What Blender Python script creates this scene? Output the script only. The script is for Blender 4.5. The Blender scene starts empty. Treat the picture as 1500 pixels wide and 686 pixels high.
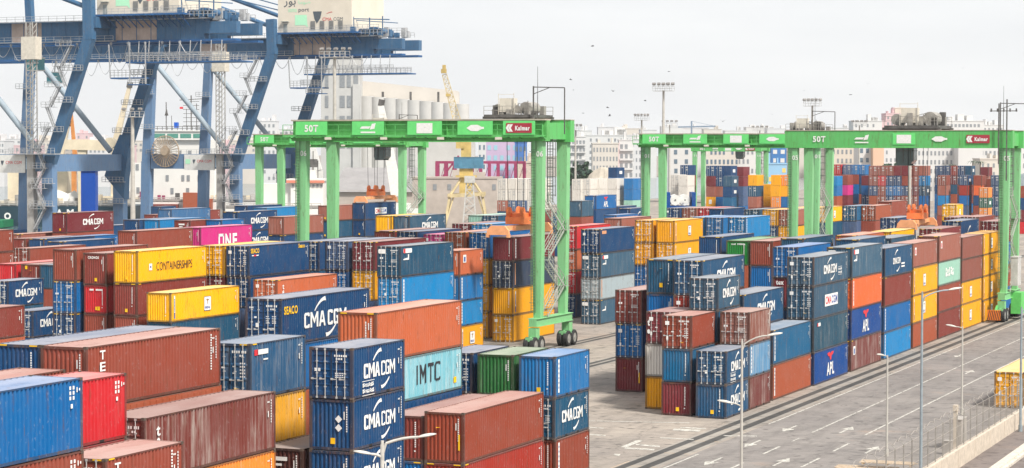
import bpy, math, random
from mathutils import Vector, Matrix, Euler
import numpy as np
rnd = random.Random(11)
SC = bpy.context.scene
COL = SC.collection
rad = math.radians

# ------------------------------------------------------------------ camera
F_PX, CAM = 3290.0, Vector((49.655, -163.869, 20.513))
_yw, _pt, _rl = rad(22.343), rad(2.124), rad(0.10)
FWD = Vector((-math.sin(_yw)*math.cos(_pt), math.cos(_yw)*math.cos(_pt), -math.sin(_pt)))
_R = Vector((math.cos(_yw), math.sin(_yw), 0)); _U = _R.cross(FWD)
RGT = _R*math.cos(_rl) + _U*math.sin(_rl)
UPV = -_R*math.sin(_rl) + _U*math.cos(_rl)
cam = bpy.data.cameras.new('camera'); camo = bpy.data.objects.new('camera', cam); COL.objects.link(camo)
M = Matrix((RGT, UPV, -FWD)).transposed().to_4x4(); M.translation = CAM
camo.matrix_world = M
cam.sensor_width = 36; cam.lens = F_PX/1500*36; cam.clip_start = 1; cam.clip_end = 9000
SC.camera = camo

# ------------------------------------------------------------------ daylight (bright overcast haze)
W = bpy.data.worlds.new('World'); SC.world = W; W.use_nodes = True
nt = W.node_tree; nt.nodes.clear()
SUN_EL, SUN_AZ = 50.0, 118.0          # azimuth measured clockwise from +Y
sky = nt.nodes.new('ShaderNodeTexSky'); sky.sky_type = 'NISHITA'; sky.sun_disc = False
sky.sun_elevation = rad(SUN_EL); sky.sun_rotation = rad(SUN_AZ); sky.dust_density = 3.0; sky.air_density = 1.0
mx = nt.nodes.new('ShaderNodeMix'); mx.data_type = 'RGBA'; mx.inputs[0].default_value = 0.86   # cloud veil over the blue
tc = nt.nodes.new('ShaderNodeTexCoord'); nz = nt.nodes.new('ShaderNodeTexNoise'); mp = nt.nodes.new('ShaderNodeMapping')
mp.inputs['Scale'].default_value = (4, 4, 22); nz.inputs['Scale'].default_value = 1.6; nz.inputs['Detail'].default_value = 5
cr = nt.nodes.new('ShaderNodeValToRGB')
cr.color_ramp.elements[0].position = .36; cr.color_ramp.elements[0].color = (7.75, 7.85, 8.0, 1)
cr.color_ramp.elements[1].position = .66; cr.color_ramp.elements[1].color = (8.5, 8.55, 8.6, 1)
bg = nt.nodes.new('ShaderNodeBackground'); bg.inputs[1].default_value = 0.09
wo = nt.nodes.new('ShaderNodeOutputWorld')
L_ = nt.links.new
L_(tc.outputs['Generated'], mp.inputs[0]); L_(mp.outputs[0], nz.inputs['Vector']); L_(nz.outputs[0], cr.inputs[0])
L_(sky.outputs[0], mx.inputs[6]); L_(cr.outputs[0], mx.inputs[7]); L_(mx.outputs[2], bg.inputs[0]); L_(bg.outputs[0], wo.inputs[0])
sun = bpy.data.lights.new('sun', 'SUN'); sun.energy = 3.9; sun.angle = rad(8); sun.color = (1, .95, .87)
suno = bpy.data.objects.new('sun', sun); COL.objects.link(suno)
_sd = Vector((math.sin(rad(SUN_AZ))*math.cos(rad(SUN_EL)), math.cos(rad(SUN_AZ))*math.cos(rad(SUN_EL)), math.sin(rad(SUN_EL))))
suno.rotation_euler = _sd.to_track_quat('Z', 'Y').to_euler(); suno.location = (0, 0, 300)
SC.view_settings.view_transform = 'Standard'; SC.view_settings.look = 'None'
SC.view_settings.exposure = 0.55; SC.view_settings.gamma = 1
try: SC.view_settings.use_curve_mapping = False
except Exception: pass
SC.cycles.volume_bounces = 0
SC.cycles.max_bounces = 6

# ------------------------------------------------------------------ helpers
def ray(u, v): return FWD + RGT*((u-750)/F_PX) - UPV*((v-343)/F_PX)
def pd(u, v, d): return CAM + ray(u, v)*d                     # photo point at a distance in metres
def pz(u, v, z):
    r = ray(u, v); return CAM + r*((z-CAM.z)/r.z)
def py(u, v, y):
    r = ray(u, v); return CAM + r*((y-CAM.y)/r.y)

class MB:
    def __init__(s): s.v = []; s.f = []; s.m = []
    def add(s, vs, fs, m=0):
        o = len(s.v); s.v += [tuple(q) for q in vs]
        for f in fs: s.f.append(tuple(i+o for i in f)); s.m.append(m)
    def box(s, x0, x1, y0, y1, z0, z1, m=0):
        s.add([(x0,y0,z0),(x1,y0,z0),(x1,y1,z0),(x0,y1,z0),(x0,y0,z1),(x1,y0,z1),(x1,y1,z1),(x0,y1,z1)],
              [(0,3,2,1),(4,5,6,7),(0,1,5,4),(1,2,6,5),(2,3,7,6),(3,0,4,7)], m)
    def bar(s, p, q, w, d=None, m=0, up=(0,0,1), w2=None, d2=None):
        p, q = Vector(p), Vector(q); d = d or w; a = (q-p).normalized(); up = Vector(up)
        if abs(a.dot(up)) > .98: up = Vector((0,1,0))
        x = a.cross(up).normalized(); y = x.cross(a)
        w2 = w2 or w; d2 = d2 or d
        vs = [p+x*(i*w/2)+y*(j*d/2) for i, j in ((-1,-1),(1,-1),(1,1),(-1,1))] + [q+x*(i*w2/2)+y*(j*d2/2) for i, j in ((-1,-1),(1,-1),(1,1),(-1,1))]
        s.add(vs, [(0,3,2,1),(4,5,6,7),(0,1,5,4),(1,2,6,5),(2,3,7,6),(3,0,4,7)], m)
    def tube(s, p, q, r, n=8, m=0, r2=None, caps=True):
        p, q = Vector(p), Vector(q); a = (q-p).normalized(); up = Vector((0,0,1)) if abs(a.z) < .9 else Vector((1,0,0))
        x = a.cross(up).normalized(); y = x.cross(a); r2 = r if r2 is None else r2
        vs = []
        for c, rr in ((p, r), (q, r2)):
            vs += [c + x*(rr*math.cos(2*math.pi*i/n)) + y*(rr*math.sin(2*math.pi*i/n)) for i in range(n)]
        fs = [(i, (i+1) % n, n+(i+1) % n, n+i) for i in range(n)]
        if caps: fs += [tuple(range(n))[::-1], tuple(range(n, 2*n))]
        s.add(vs, fs, m)
    def path(s, pts, r, n=6, m=0):
        for a, b in zip(pts, pts[1:]): s.tube(a, b, r, n, m)
    def quad(s, a, b, c, d, m=0): s.add([a,b,c,d], [(0,1,2,3)], m)
    def prism(s, poly, ax, a0, a1, m=0):        # polygon in the two other axes, extruded along ax
        n = len(poly)
        def P(q, t): return (t,q[0],q[1]) if ax == 'x' else (q[0],t,q[1]) if ax == 'y' else (q[0],q[1],t)
        vs = [P(q, a0) for q in poly] + [P(q, a1) for q in poly]
        fs = [tuple(range(n))[::-1], tuple(range(n, 2*n))] + [(i, (i+1) % n, n+(i+1) % n, n+i) for i in range(n)]
        s.add(vs, fs, m)
    def rail(s, p, q, h=1.1, step=2.0, r=.03, m=0, mids=1):
        p, q = Vector(p), Vector(q); n = max(1, int((q-p).length/step))
        for i in range(n+1):
            c = p.lerp(q, i/n); s.bar(c, c+Vector((0,0,h)), r*2, r*2, m)
        for k in range(mids+1):
            z = Vector((0,0,h*(k+1)/(mids+1))); s.bar(p+z, q+z, r*2, r*2, m)
    def mesh(s, name):
        me = bpy.data.meshes.new(name); me.from_pydata(s.v, [], s.f)
        me.polygons.foreach_set('material_index', s.m); me.update(); return me
    def build(s, name, mats, parent=None, loc=(0,0,0), rz=0):
        me = s.mesh(name)
        for mm in (mats if isinstance(mats, (list, tuple)) else [mats]): me.materials.append(mm)
        return link(name, me, parent, loc, rz)

def link(name, me, parent=None, loc=(0,0,0), rz=0):
    o = bpy.data.objects.new(name, me); COL.objects.link(o)
    o.location = loc; o.rotation_euler = (0, 0, rz)
    if parent: o.parent = parent
    return o
def thing(name, label, cat, loc=(0,0,0), rz=0, group=None):
    o = link(name, None, None, loc, rz); o.empty_display_size = .5
    return tag(o, label, cat, group)
def tag(o, label, cat, group=None, kind=None):
    if label: o['label'] = label
    if cat: o['category'] = cat
    if group: o['group'] = group
    if kind: o['kind'] = kind
    return o

# ------------------------------------------------------------------ materials
MATS = {}
def _nodes(name):
    m = bpy.data.materials.new(name); m.use_nodes = True
    n = m.node_tree.nodes; return m, m.node_tree, n['Principled BSDF']
def surf(name, col, rough=.6, metal=0, var=.18, scale=1.5, spec=.3, bump=0, emit=0):
    """plain weathered surface: two octaves of noise vary the base colour a little"""
    if name in MATS: return MATS[name]
    m, t, b = _nodes(name); MATS[name] = m
    tc = t.nodes.new('ShaderNodeTexCoord'); n1 = t.nodes.new('ShaderNodeTexNoise')
    n1.inputs['Scale'].default_value = scale; n1.inputs['Detail'].default_value = 6; n1.inputs['Roughness'].default_value = .65
    r = t.nodes.new('ShaderNodeValToRGB')
    r.color_ramp.elements[0].position = .3; r.color_ramp.elements[1].position = .72
    r.color_ramp.elements[0].color = tuple(c*(1-var) for c in col)+(1,)
    r.color_ramp.elements[1].color = tuple(min(1, c*(1+var*.8)+.004) for c in col)+(1,)
    t.links.new(tc.outputs['Object'], n1.inputs['Vector']); t.links.new(n1.outputs[0], r.inputs[0]); t.links.new(r.outputs[0], b.inputs['Base Color'])
    b.inputs['Roughness'].default_value = rough; b.inputs['Metallic'].default_value = metal; b.inputs['Specular IOR Level'].default_value = spec
    return m
def paint(key, roof=False):
    """container enamel: faded patches, vertical rust and wash streaks, scuffs; roofs are dusty, sun-bleached and paled by a painted sky sheen"""
    nm = ('roof_' if roof else 'paint_')+key
    if nm in MATS: return MATS[nm]
    col, streak, scol = PAINT[key]
    m, t, b = _nodes(nm); MATS[nm] = m; N = t.nodes.new; K = t.links.new
    tc = N('ShaderNodeTexCoord'); oi = N('ShaderNodeObjectInfo'); ad = N('ShaderNodeVectorMath'); ad.operation = 'ADD'
    ml = N('ShaderNodeMath'); ml.operation = 'MULTIPLY'; ml.inputs[1].default_value = 83.0
    K(oi.outputs['Random'], ml.inputs[0]); K(tc.outputs['Object'], ad.inputs[0]); K(ml.outputs[0], ad.inputs[1])
    def noise(scale, sc=(1,1,1), det=5, rough=.6):
        mp = N('ShaderNodeMapping'); mp.inputs['Scale'].default_value = sc; nn = N('ShaderNodeTexNoise')
        nn.inputs['Scale'].default_value = scale; nn.inputs['Detail'].default_value = det; nn.inputs['Roughness'].default_value = rough
        K(ad.outputs[0], mp.inputs[0]); K(mp.outputs[0], nn.inputs['Vector']); return nn.outputs[0]
    def ramp(src, a, z, lo=0., hi=1.):
        q = N('ShaderNodeMapRange'); q.inputs[1].default_value = a; q.inputs[2].default_value = z; q.inputs[3].default_value = lo; q.inputs[4].default_value = hi
        K(src, q.inputs[0]); return q.outputs[0]
    def mix(fac, a, c, ty='MIX'):
        x = N('ShaderNodeMix'); x.data_type = 'RGBA'; x.blend_type = ty
        if isinstance(fac, float): x.inputs[0].default_value = fac
        else: K(fac, x.inputs[0])
        for s_, i in ((a, 6), (c, 7)):
            if isinstance(s_, tuple): x.inputs[i].default_value = s_+(1,)
            else: K(s_, x.inputs[i])
        return x.outputs[2]
    fade = tuple(.85*c+.15*.34 for c in col)
    base = mix(ramp(noise(.55), .4, .75, 0, .5), col, fade)
    base = mix(ramp(oi.outputs['Random'], 0, 1, 0, .16), base, tuple(.45*c for c in col))
    if roof:
        dust_sheen = (.62, .57, .53)  # pale dusty tone, with the sky's grazing reflection painted in
        c = mix(ramp(noise(.35, (1,.25,1)), .3, .7, .3, .64), base, mix(.26, dust_sheen, fade))
        c = mix(ramp(noise(2.2), .6, .75, 0, .45), c, (.25, .15, .1))
        c = mix(ramp(noise(.8, (1,.5,1), 5), .58, .68, 0, .35), c, tuple(.5*q+.06 for q in col))
        r_ = .62
    else:
        lo_ = .52-.2*max(0, streak-.3)
        sf = N('ShaderNodeMath'); sf.operation = 'MULTIPLY'; K(ramp(noise(1.1, (2.6, 2.6, .16), 8, .7), lo_, lo_+.2, 0, min(.9, streak*1.2)), sf.inputs[0]); K(ramp(noise(.45, (1,1,.8), 4), .36, .62, .15, 1), sf.inputs[1])
        c = mix(sf.outputs[0], base, scol)
        c = mix(ramp(noise(2.4, (2.2, 2.2, .3), 7, .75), .555, .70, 0, .72), c, (.12, .055, .03))
        c = mix(ramp(noise(9., (1,1,.5), 4), .60, .71, 0, .5), c, tuple(.6*q+.4*.4 for q in fade))
        r_ = .5
        bp = N('ShaderNodeBump'); bp.inputs['Strength'].default_value = .35; bp.inputs['Distance'].default_value = .05; K(noise(.9, (1,1,.8), 3, .5), bp.inputs['Height']); K(bp.outputs[0], b.inputs['Normal'])
    K(c, b.inputs['Base Color'])
    b.inputs['Roughness'].default_value = r_; b.inputs['Specular IOR Level'].default_value = .22
    return m
RUST = (.16, .07, .04); CHALK = (.5, .47, .43)
PAINT = {k: (c, s, q) for k, c, s, q in (
 ('nv',(.005,.064,.185),.22,RUST), ('nv2',(.013,.085,.19),.22,CHALK), ('nvw',(.03,.115,.24),.5,CHALK), ('nvp',(.045,.115,.19),.3,CHALK), ('nvp2',(.06,.14,.22),.3,CHALK),
 ('bl',(.001,.145,.42),.15,RUST), ('bl2',(.001,.07,.30),.1,RUST), ('b2',(.01,.18,.46),.25,CHALK), ('b3',(.07,.19,.38),.3,CHALK), ('lb',(.004,.24,.55),.15,CHALK),
 ('lbw',(.16,.36,.58),.6,CHALK), ('tl',(.008,.085,.17),.2,CHALK), ('tl2',(.008,.13,.28),.2,CHALK), ('tl3',(.02,.09,.15),.4,CHALK),
 ('br',(.34,.086,.058),.18,RUST), ('brr',(.33,.072,.042),.18,RUST), ('brp',(.42,.165,.125),.25,CHALK), ('brp2',(.33,.125,.10),.3,RUST), ('brw',(.27,.09,.065),.75,CHALK), 
 ('mr',(.22,.036,.045),.2,RUST), ('mr2',(.27,.06,.048),.22,RUST), ('mrw',(.22,.06,.05),.6,CHALK), ('mrw2',(.2,.055,.05),.6,CHALK), ('dk',(.09,.03,.025),.3,RUST),
 ('rd',(.66,.03,.04),.12,CHALK), ('rd2',(.42,.045,.03),.2,RUST), ('or',(.62,.17,.08),.15,RUST), ('or2',(.43,.115,.06),.3,RUST), ('or3',(.72,.135,.035),.12,CHALK), ('og',(.80,.25,.03),.25,CHALK),
 ('yl',(.86,.445,.004),.06,RUST), ('yo',(.80,.37,.006),.12,RUST), ('ylw',(.72,.36,.02),.45,CHALK), ('gn',(.035,.17,.05),.25,CHALK), ('gn2',(.01,.23,.035),.1,RUST), ('dgn',(.01,.12,.08),.1,CHALK),
 ('gr',(.36,.43,.46),.3,RUST), ('gb',(.09,.15,.28),.3,CHALK), ('gbd',(.05,.075,.13),.2,CHALK), ('wh',(.66,.63,.58),.3,RUST), ('pk',(.72,.045,.27),.1,CHALK), ('im',(.17,.45,.53),.7,(.5,.62,.64)), ('mt',(.30,.52,.42),.2,CHALK))}
for k_ in PAINT:
    if k_ not in ('yl','yo','wh','gr','mt','og','or3','im','ylw'): c_ = PAINT[k_][0]; m_ = min(c_); PAINT[k_] = (tuple(.84*(q-.25*m_) for q in c_),)+PAINT[k_][1:]
PAINT.update(gg=((.105,.46,.125),.45,(.10,.17,.06)), gl=((.215,.53,.24),.4,(.13,.24,.09)), qb=((.035,.118,.235),.4,(.16,.21,.25)), qp=((.115,.215,.37),.45,(.25,.27,.28)))
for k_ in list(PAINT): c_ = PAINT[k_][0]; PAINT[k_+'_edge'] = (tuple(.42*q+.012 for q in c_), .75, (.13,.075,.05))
WHITE = surf('white_lettering', (.74,.74,.72), .6, var=.12, scale=4)
def worn(m, lo=.30, hi=.40):
    """flaking: the paint below shows through where the stencil has worn away"""
    t = m.node_tree; n = t.nodes.new('ShaderNodeTexNoise'); tc = t.nodes.new('ShaderNodeTexCoord'); r = t.nodes.new('ShaderNodeMapRange'); oi = t.nodes.new('ShaderNodeObjectInfo'); a = t.nodes.new('ShaderNodeVectorMath')
    n.inputs['Scale'].default_value = 2.6; n.inputs['Detail'].default_value = 9; n.inputs['Roughness'].default_value = .78
    r.inputs[1].default_value = lo; r.inputs[2].default_value = hi; r.inputs[3].default_value = .1
    t.links.new(tc.outputs['Object'], a.inputs[0]); t.links.new(oi.outputs['Location'], a.inputs[1]); t.links.new(a.outputs[0], n.inputs['Vector']); t.links.new(n.outputs[0], r.inputs[0]); t.links.new(r.outputs[0], t.nodes['Principled BSDF'].inputs['Alpha'])
worn(WHITE)
BLACK = surf('black_lettering', (.025,.025,.03), .6)
YELLOW = surf('yellow_lettering', (.85,.5,.01), .6)
REDM = surf('red_lettering', (.62,.03,.04), .6)
BLUEM = surf('blue_lettering', (.03,.07,.3), .6)
ORSTRIP = surf('pale_orange_strip', (.62,.3,.16), .6)
CAST = surf('corner_steel', (.10,.075,.06), .7, var=.5, scale=6)
UNDER = surf('underside_dark', (.02,.018,.017), .9)
ROD = surf('galvanised_rod', (.50,.50,.49), .45, .2, var=.25)
GASKET = surf('rubber_gasket', (.02,.02,.022), .8)

# ------------------------------------------------------------------ lettering
_TXT = {}
def text_mesh(s, w, h, bold=.0, shear=0.):
    key = (s, w, h, bold, shear)
    if key in _TXT: return _TXT[key]
    cu = bpy.data.curves.new('text', 'FONT'); cu.body = s; cu.resolution_u = 3; cu.offset = bold; cu.shear = shear; cu.space_character = 1.0+bold*4; cu.fill_mode = 'BOTH' if hasattr(cu, 'fill_mode') else cu.fill_mode
    ob = bpy.data.objects.new('text', cu); COL.objects.link(ob)
    dg = bpy.context.evaluated_depsgraph_get()
    me = bpy.data.meshes.new_from_object(ob.evaluated_get(dg)); bpy.data.objects.remove(ob); bpy.data.curves.remove(cu)
    n = len(me.vertices); a = np.zeros(n*3); me.vertices.foreach_get('co', a); a = a.reshape(-1, 3)
    lo, hi = a.min(0), a.max(0); sx = w/max(hi[0]-lo[0], 1e-6); sy = h/max(hi[1]-lo[1], 1e-6)
    a[:, 0] = (a[:, 0]-(lo[0]+hi[0])/2)*sx; a[:, 1] = (a[:, 1]-(lo[1]+hi[1])/2)*sy
    me.vertices.foreach_set('co', a.ravel()); me.materials.clear(); me.update()
    _TXT[key] = me; return me
def on_side(o, y, z, x): o.location = (x, y, z); o.rotation_euler = (rad(90), 0, rad(90))
def on_end(o, x, z, y): o.location = (x, y, z); o.rotation_euler = (rad(90), 0, 0)
def decal(name, me, mat, parent):
    if not me.materials: me.materials.append(mat)
    o = link(name, me, parent); o.material_slots[0].link = 'OBJECT'; o.material_slots[0].material = mat; return o
# ------------------------------------------------------------------ ground
def ground_mat(name, col, dark, light, sc=1.):
    m, t, b = _nodes(name); N = t.nodes.new; K = t.links.new
    tc = N('ShaderNodeTexCoord')
    def noise(scale, s3, det=6, ro=.65):
        mp = N('ShaderNodeMapping'); mp.inputs['Scale'].default_value = s3; n = N('ShaderNodeTexNoise'); n.inputs['Scale'].default_value = scale
        n.inputs['Detail'].default_value = det; n.inputs['Roughness'].default_value = ro; K(tc.outputs['Object'], mp.inputs[0]); K(mp.outputs[0], n.inputs['Vector']); return n.outputs[0]
    def mix(f, a, c):
        x = N('ShaderNodeMix'); x.data_type = 'RGBA'; K(f, x.inputs[0])
        for s_, i in ((a, 6), (c, 7)):
            if isinstance(s_, tuple): x.inputs[i].default_value = s_+(1,)
            else: K(s_, x.inputs[i])
        return x.outputs[2]
    def rng(s, a, z, lo, hi):
        q = N('ShaderNodeMapRange'); q.inputs[1].default_value = a; q.inputs[2].default_value = z; q.inputs[3].default_value = lo; q.inputs[4].default_value = hi; K(s, q.inputs[0]); return q.outputs[0]
    c = mix(rng(noise(.06, (1,1,1)), .35, .68, 0, 1), col, light)
    c = mix(rng(noise(.5, (1.0,.22,1), 8, .75), .47, .72, 0, .75), c, dark)       # tyre-darkened lanes along the travel direction
    c = mix(rng(noise(.35, (.25,1.1,1), 8, .75), .5, .72, 0, .6), c, dark)
    c = mix(rng(noise(1.0, (.22,2.4,1), 9, .8), .46, .66, 0, .5), c, dark)
    c = mix(rng(noise(3.5, (1,1,1), 7, .8), .5, .75, 0, .35), c, light)
    c = mix(rng(noise(.9, (1,1,1), 3, .5), .60, .70, 0, .7), c, tuple(.6*q for q in dark))
    c = mix(rng(noise(.12, (1,1,1), 7, .7), .60, .75, 0, .5), c, (.33,.23,.17))
    vo = N('ShaderNodeTexVoronoi'); vo.feature = 'DISTANCE_TO_EDGE'; vo.inputs['Scale'].default_value = .11; wv = N('ShaderNodeVectorMath'); wv.operation = 'ADD'
    nn = N('ShaderNodeTexNoise'); nn.inputs['Scale'].default_value = .35; nn.inputs['Detail'].default_value = 6; sc = N('ShaderNodeVectorMath'); sc.operation = 'SCALE'; sc.inputs['Scale'].default_value = 3.5
    K(tc.outputs['Object'], nn.inputs['Vector']); K(nn.outputs['Color'], sc.inputs[0]); K(sc.outputs[0], wv.inputs[1]); K(tc.outputs['Object'], wv.inputs[0]); K(wv.outputs[0], vo.inputs['Vector'])
    c = mix(rng(vo.outputs['Distance'], .003, .010, .35, 0), c, tuple(.5*q for q in dark))
    K(c, b.inputs['Base Color']); b.inputs['Roughness'].default_value = .85; b.inputs['Specular IOR Level'].default_value = .25
    return m
CONC = ground_mat('yard_concrete', (.245,.217,.195), (.115,.104,.095), (.40,.345,.29))
ROADM = ground_mat('road_asphalt', (.20,.182,.172), (.105,.097,.092), (.275,.25,.23))
LOWROAD = ground_mat('access_road_asphalt', (.17,.14,.13), (.12,.10,.095), (.2,.17,.155))
TRACK = ground_mat('tyre_track', (.055,.052,.05), (.035,.034,.033), (.10,.095,.09))
STRIPC = ground_mat('runway_concrete', (.26,.24,.215), (.17,.155,.14), (.35,.32,.28))
LINE = surf('road_paint', (.52,.50,.45), .7, var=.3, scale=2.5); worn(LINE, .40, .50)
LINEO = surf('worn_yellow_paint', (.45,.34,.24), .7, var=.35, scale=3)
WATER = surf('harbour_water', (.10,.15,.17), .12, var=.1)
def sheet(name, x0, x1, y0, y1, z, mat):
    b = MB(); b.quad((x0,y0,z),(x1,y0,z),(x1,y1,z),(x0,y1,z)); return tag(b.build(name, mat), None, None, None, 'structure')
b = MB(); b.quad((-6000,-400,-.012),(20.9,-400,-.012),(20.9,9000,-.012),(-6000,9000,-.012)); b.quad((20.9,-400,-.3),(3500,-400,-.3),(3500,9000,-.3),(20.9,9000,-.3)); b.quad((20.9,-400,-.3),(20.9,9000,-.3),(20.9,9000,-.012),(20.9,-400,-.012))
tag(b.build('ground', CONC), None, None, None, 'structure')
sheet('road', 3.45, 20.2, -140, 900, -.006, ROADM)
sheet('access_road', 21.0, 23.0, -140, 500, -.29, LOWROAD)
sheet('access_road', 24.0, 60, -140, 500, -.29, LOWROAD)
def markings():
    b = MB()
    def ln(x0, x1, y0, y1): b.quad((x0,y0,.0),(x1,y0,.0),(x1,y1,.0),(x0,y1,.0))
    ln(3.5,3.66,-.9,420); ln(7.8,7.95,-4.5,420); ln(11.7,11.86,-4.5,300)
    ln(3.7,3.85,-26.5,-19); 
    for y in (-43,-34.5,-26,-17.2): ln(7.7,7.88,y,y+4.2)
    for y in (-40,-30.5,-22.3,-14): ln(11.75,11.92,y,y+4.6)
    ln(7.8,7.92,-10,-8)
    def arrow(x, y, s):      # s=+1 points to +Y
        b.quad((x-.09,y-2.0*s,0),(x+.09,y-2.0*s,0),(x+.09,y+.2*s,0),(x-.09,y+.2*s,0)) if s > 0 else b.quad((x-.09,y+.2*s,0),(x+.09,y+.2*s,0),(x+.09,y-2.0*s,0),(x-.09,y-2.0*s,0))
        t = [(x-.5,y+.2*s,0),(x+.5,y+.2*s,0),(x,y+2.0*s,0)]
        b.add(t if s > 0 else t[::-1], [(0,1,2)])
    for x, y, s in ((5.75,-2.9,-1),(9.8,-2.0,1),(5.75,-22.0,-1),(10.0,-20.5,1),(5.6,61.7,-1),(5.6,-12.2,-1),(14.1,-12.2,1),(9.8,45,1)): arrow(x, y, s)
    # apron: worn slot marks and cross lines
    def pq(pts): b.add([tuple(pz(u,v,0))[:2]+(0.0,) for u, v in pts], [(0,1,2,3)])
    pq([(909,655),(917,656),(941,646),(933,645)]); pq([(914,657.5),(958,660),(959,658),(915,655.5)]); pq([(931,652),(966,655.5),(967,653.5),(932,650.5)])
    pq([(985,630.5),(1024,632.5),(1027,630),(988,628)]); pq([(996,627),(1033,629),(1034,627.5),(998,625.8)]); pq([(967,642),(1016,644.5),(1016,643.4),(967,641)])
    pq([(864,627),(884,628),(884,627),(864,626)]); pq([(863,637),(887,639),(887,637.6),(863,635.8)]); pq([(1060,639),(1109,639.5),(1109,638.5),(1060,638)])
    pq([(860,617),(1010,620),(1010,619.3),(860,616.4)]); pq([(898,667),(907,668),(909,665.5),(900,665)])
    o = b.build('road_markings', LINE); o.location.z = .004; tag(o, None, None, None, 'structure')
markings()
def runway():
    b = MB(); z = -.004
    for y0, y1 in ((-42, 330),):
        b.quad((.55,y0,z),(3.2,y0,z),(3.2,y1,z),(.55,y1,z), 0)
        for x0, x1 in ((.78,1.42),(2.15,2.85)): b.quad((x0,y0,z+.004),(x1,y0,z+.004),(x1,y1,z+.004),(x0,y1,z+.004), 1)
    for i in range(52):
        y = -40+i*6.9; xs = (1.42, 2.15); b.quad((xs[0],y,z+.008),(xs[1],y,z+.008),(xs[1],y+.16,z+.008),(xs[0],y+.16,z+.008), 2)
        b.quad((2.85,y,z+.008),(3.2,y,z+.008),(3.2,y+.16,z+.008),(2.85,y+.16,z+.008), 2)
    b.quad((.55,-42,z+.004),(.66,-42,z+.004),(.66,-24,z+.004),(.55,-24,z+.004), 2)
    for x in (-35.0,-62.0,-25.0): 
        b.quad((x-1.1,-15,z),(x+1.1,-15,z),(x+1.1,330,z),(x-1.1,330,z), 0)
        for k in (-.5,.5): b.quad((x+k-.3,-15,z+.004),(x+k+.3,-15,z+.004),(x+k+.3,330,z+.004),(x+k-.3,330,z+.004), 1)
    tag(b.build('crane_runway_strip', [STRIPC, TRACK, LINEO]), None, None, None, 'structure')
runway()
# quay edge and harbour basin, seaward of the ship-to-shore cranes
QX = pd(213, 320, 575).x-6
wb = MB(); wb.quad((QX-900,-200,.02),(QX,-200,.02),(QX,1500,.02),(QX-900,1500,.02)); tag(wb.build('harbour_water', WATER), None, None, None, 'structure')

# ------------------------------------------------------------------ retaining wall, fence, kerb
PLAST = surf('pale_concrete', (.52,.45,.37), .85, var=.2, scale=2)
KERB = surf('white_kerb', (.55,.5,.43), .8, var=.35, scale=3)
POSTM = surf('fence_post_steel', (.34,.32,.29), .55, .3, var=.4)
POLEM = surf('pale_pole', (.46,.44,.40), .5, .1, var=.15); POLEB = surf('blue_grey_pole', (.28,.33,.36), .45, .2, var=.2)
HEADM = surf('lamp_head_shell', (.50,.48,.44), .45, var=.25, scale=5)
b = MB(); b.box(20.55,20.95,-110,120,-.3,.92); 
for i in range(40): b.box(20.93,20.965,-108+i*5.7,-107.96+i*5.7,-.3,.9)
tag(b.build('retaining_wall', PLAST), 'long pale concrete retaining wall under the wire fence at the right', 'wall')
b = MB(); b.box(23.0,24.0,-110,4.5,-.3,-.12); b.box(23.25,23.75,-110,4.2,-.12,.0)
tag(b.build('kerb', KERB), None, None, None, 'structure')
fe = thing('wire_fence', 'mesh fence of thin grey posts standing on the pale concrete wall', 'fence', (20.75,0,.92))
for i in range(60):
    y = -106+i*2.3; b = MB(); h = 2.25
    b.bar((0,0,0),(0,0,h),.06,.06); b.bar((0,0,h),(-.22,.0,h+.22),.03,.03); b.build('post', POSTM, fe, (0,y,0))
b = MB()
WIRE = surf('galvanised_wire', (.42,.38,.33), .5, .3)
for z in (.08,.75,1.45,2.2): b.bar((0,-106,z),(0,32,z),.018,.018)
for i in range(60):
    y = -106+i*2.3
    for k in range(1, 10): b.bar((0,y+k*.23,.05),(0,y+k*.23,2.2),.006,.006)
pts = [(-.3+.08*math.sin(i*1.3),-106+i*.55,2.5+.13*math.sin(i*2.1)) for i in range(250)]; b.path(pts, .012, 4)
b.build('wire_mesh', WIRE, fe)
# cabinet, box and sign disc by the fence, timber offcuts
CAB = surf('cabinet_grey', (.40,.37,.34), .6, var=.2)
p = pz(1400,652,0)
t = thing('electric_cabinet', 'grey steel cabinet with a tall post standing inside the fence', 'cabinet', (19.4,-8.5,0))
b = MB(); b.box(-.3,.3,-.95,.95,0,2.0); b.box(-.34,.34,-1.0,1.0,2.0,2.06); b.build('body', CAB, t)
b = MB(); b.box(-.32,-.3,-.85,-.03,.15,1.9); b.box(-.32,-.3,.03,.85,.15,1.9); b.build('door', CAB, t)
b = MB(); b.box(-.12,.12,-1.65,-1.3,0,3.0); b.box(-.15,.15,-1.7,-1.25,2.7,3.1); b.build('post', PLAST, t)
b = MB(); b.box(-.25,.25,-.3,.3,0,.9); b.box(-.28,.28,-.33,.33,.9,.95); tag(b.build('junction_box', CAB, None, (19.4,-12.4,0)), 'small low grey box left of the tall cabinet', 'box')
WOOD = surf('raw_timber', (.60,.45,.28), .85, var=.3, scale=3)
WOODP = surf('weathered_board', (.46,.36,.26), .9, var=.3, scale=3)
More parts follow.
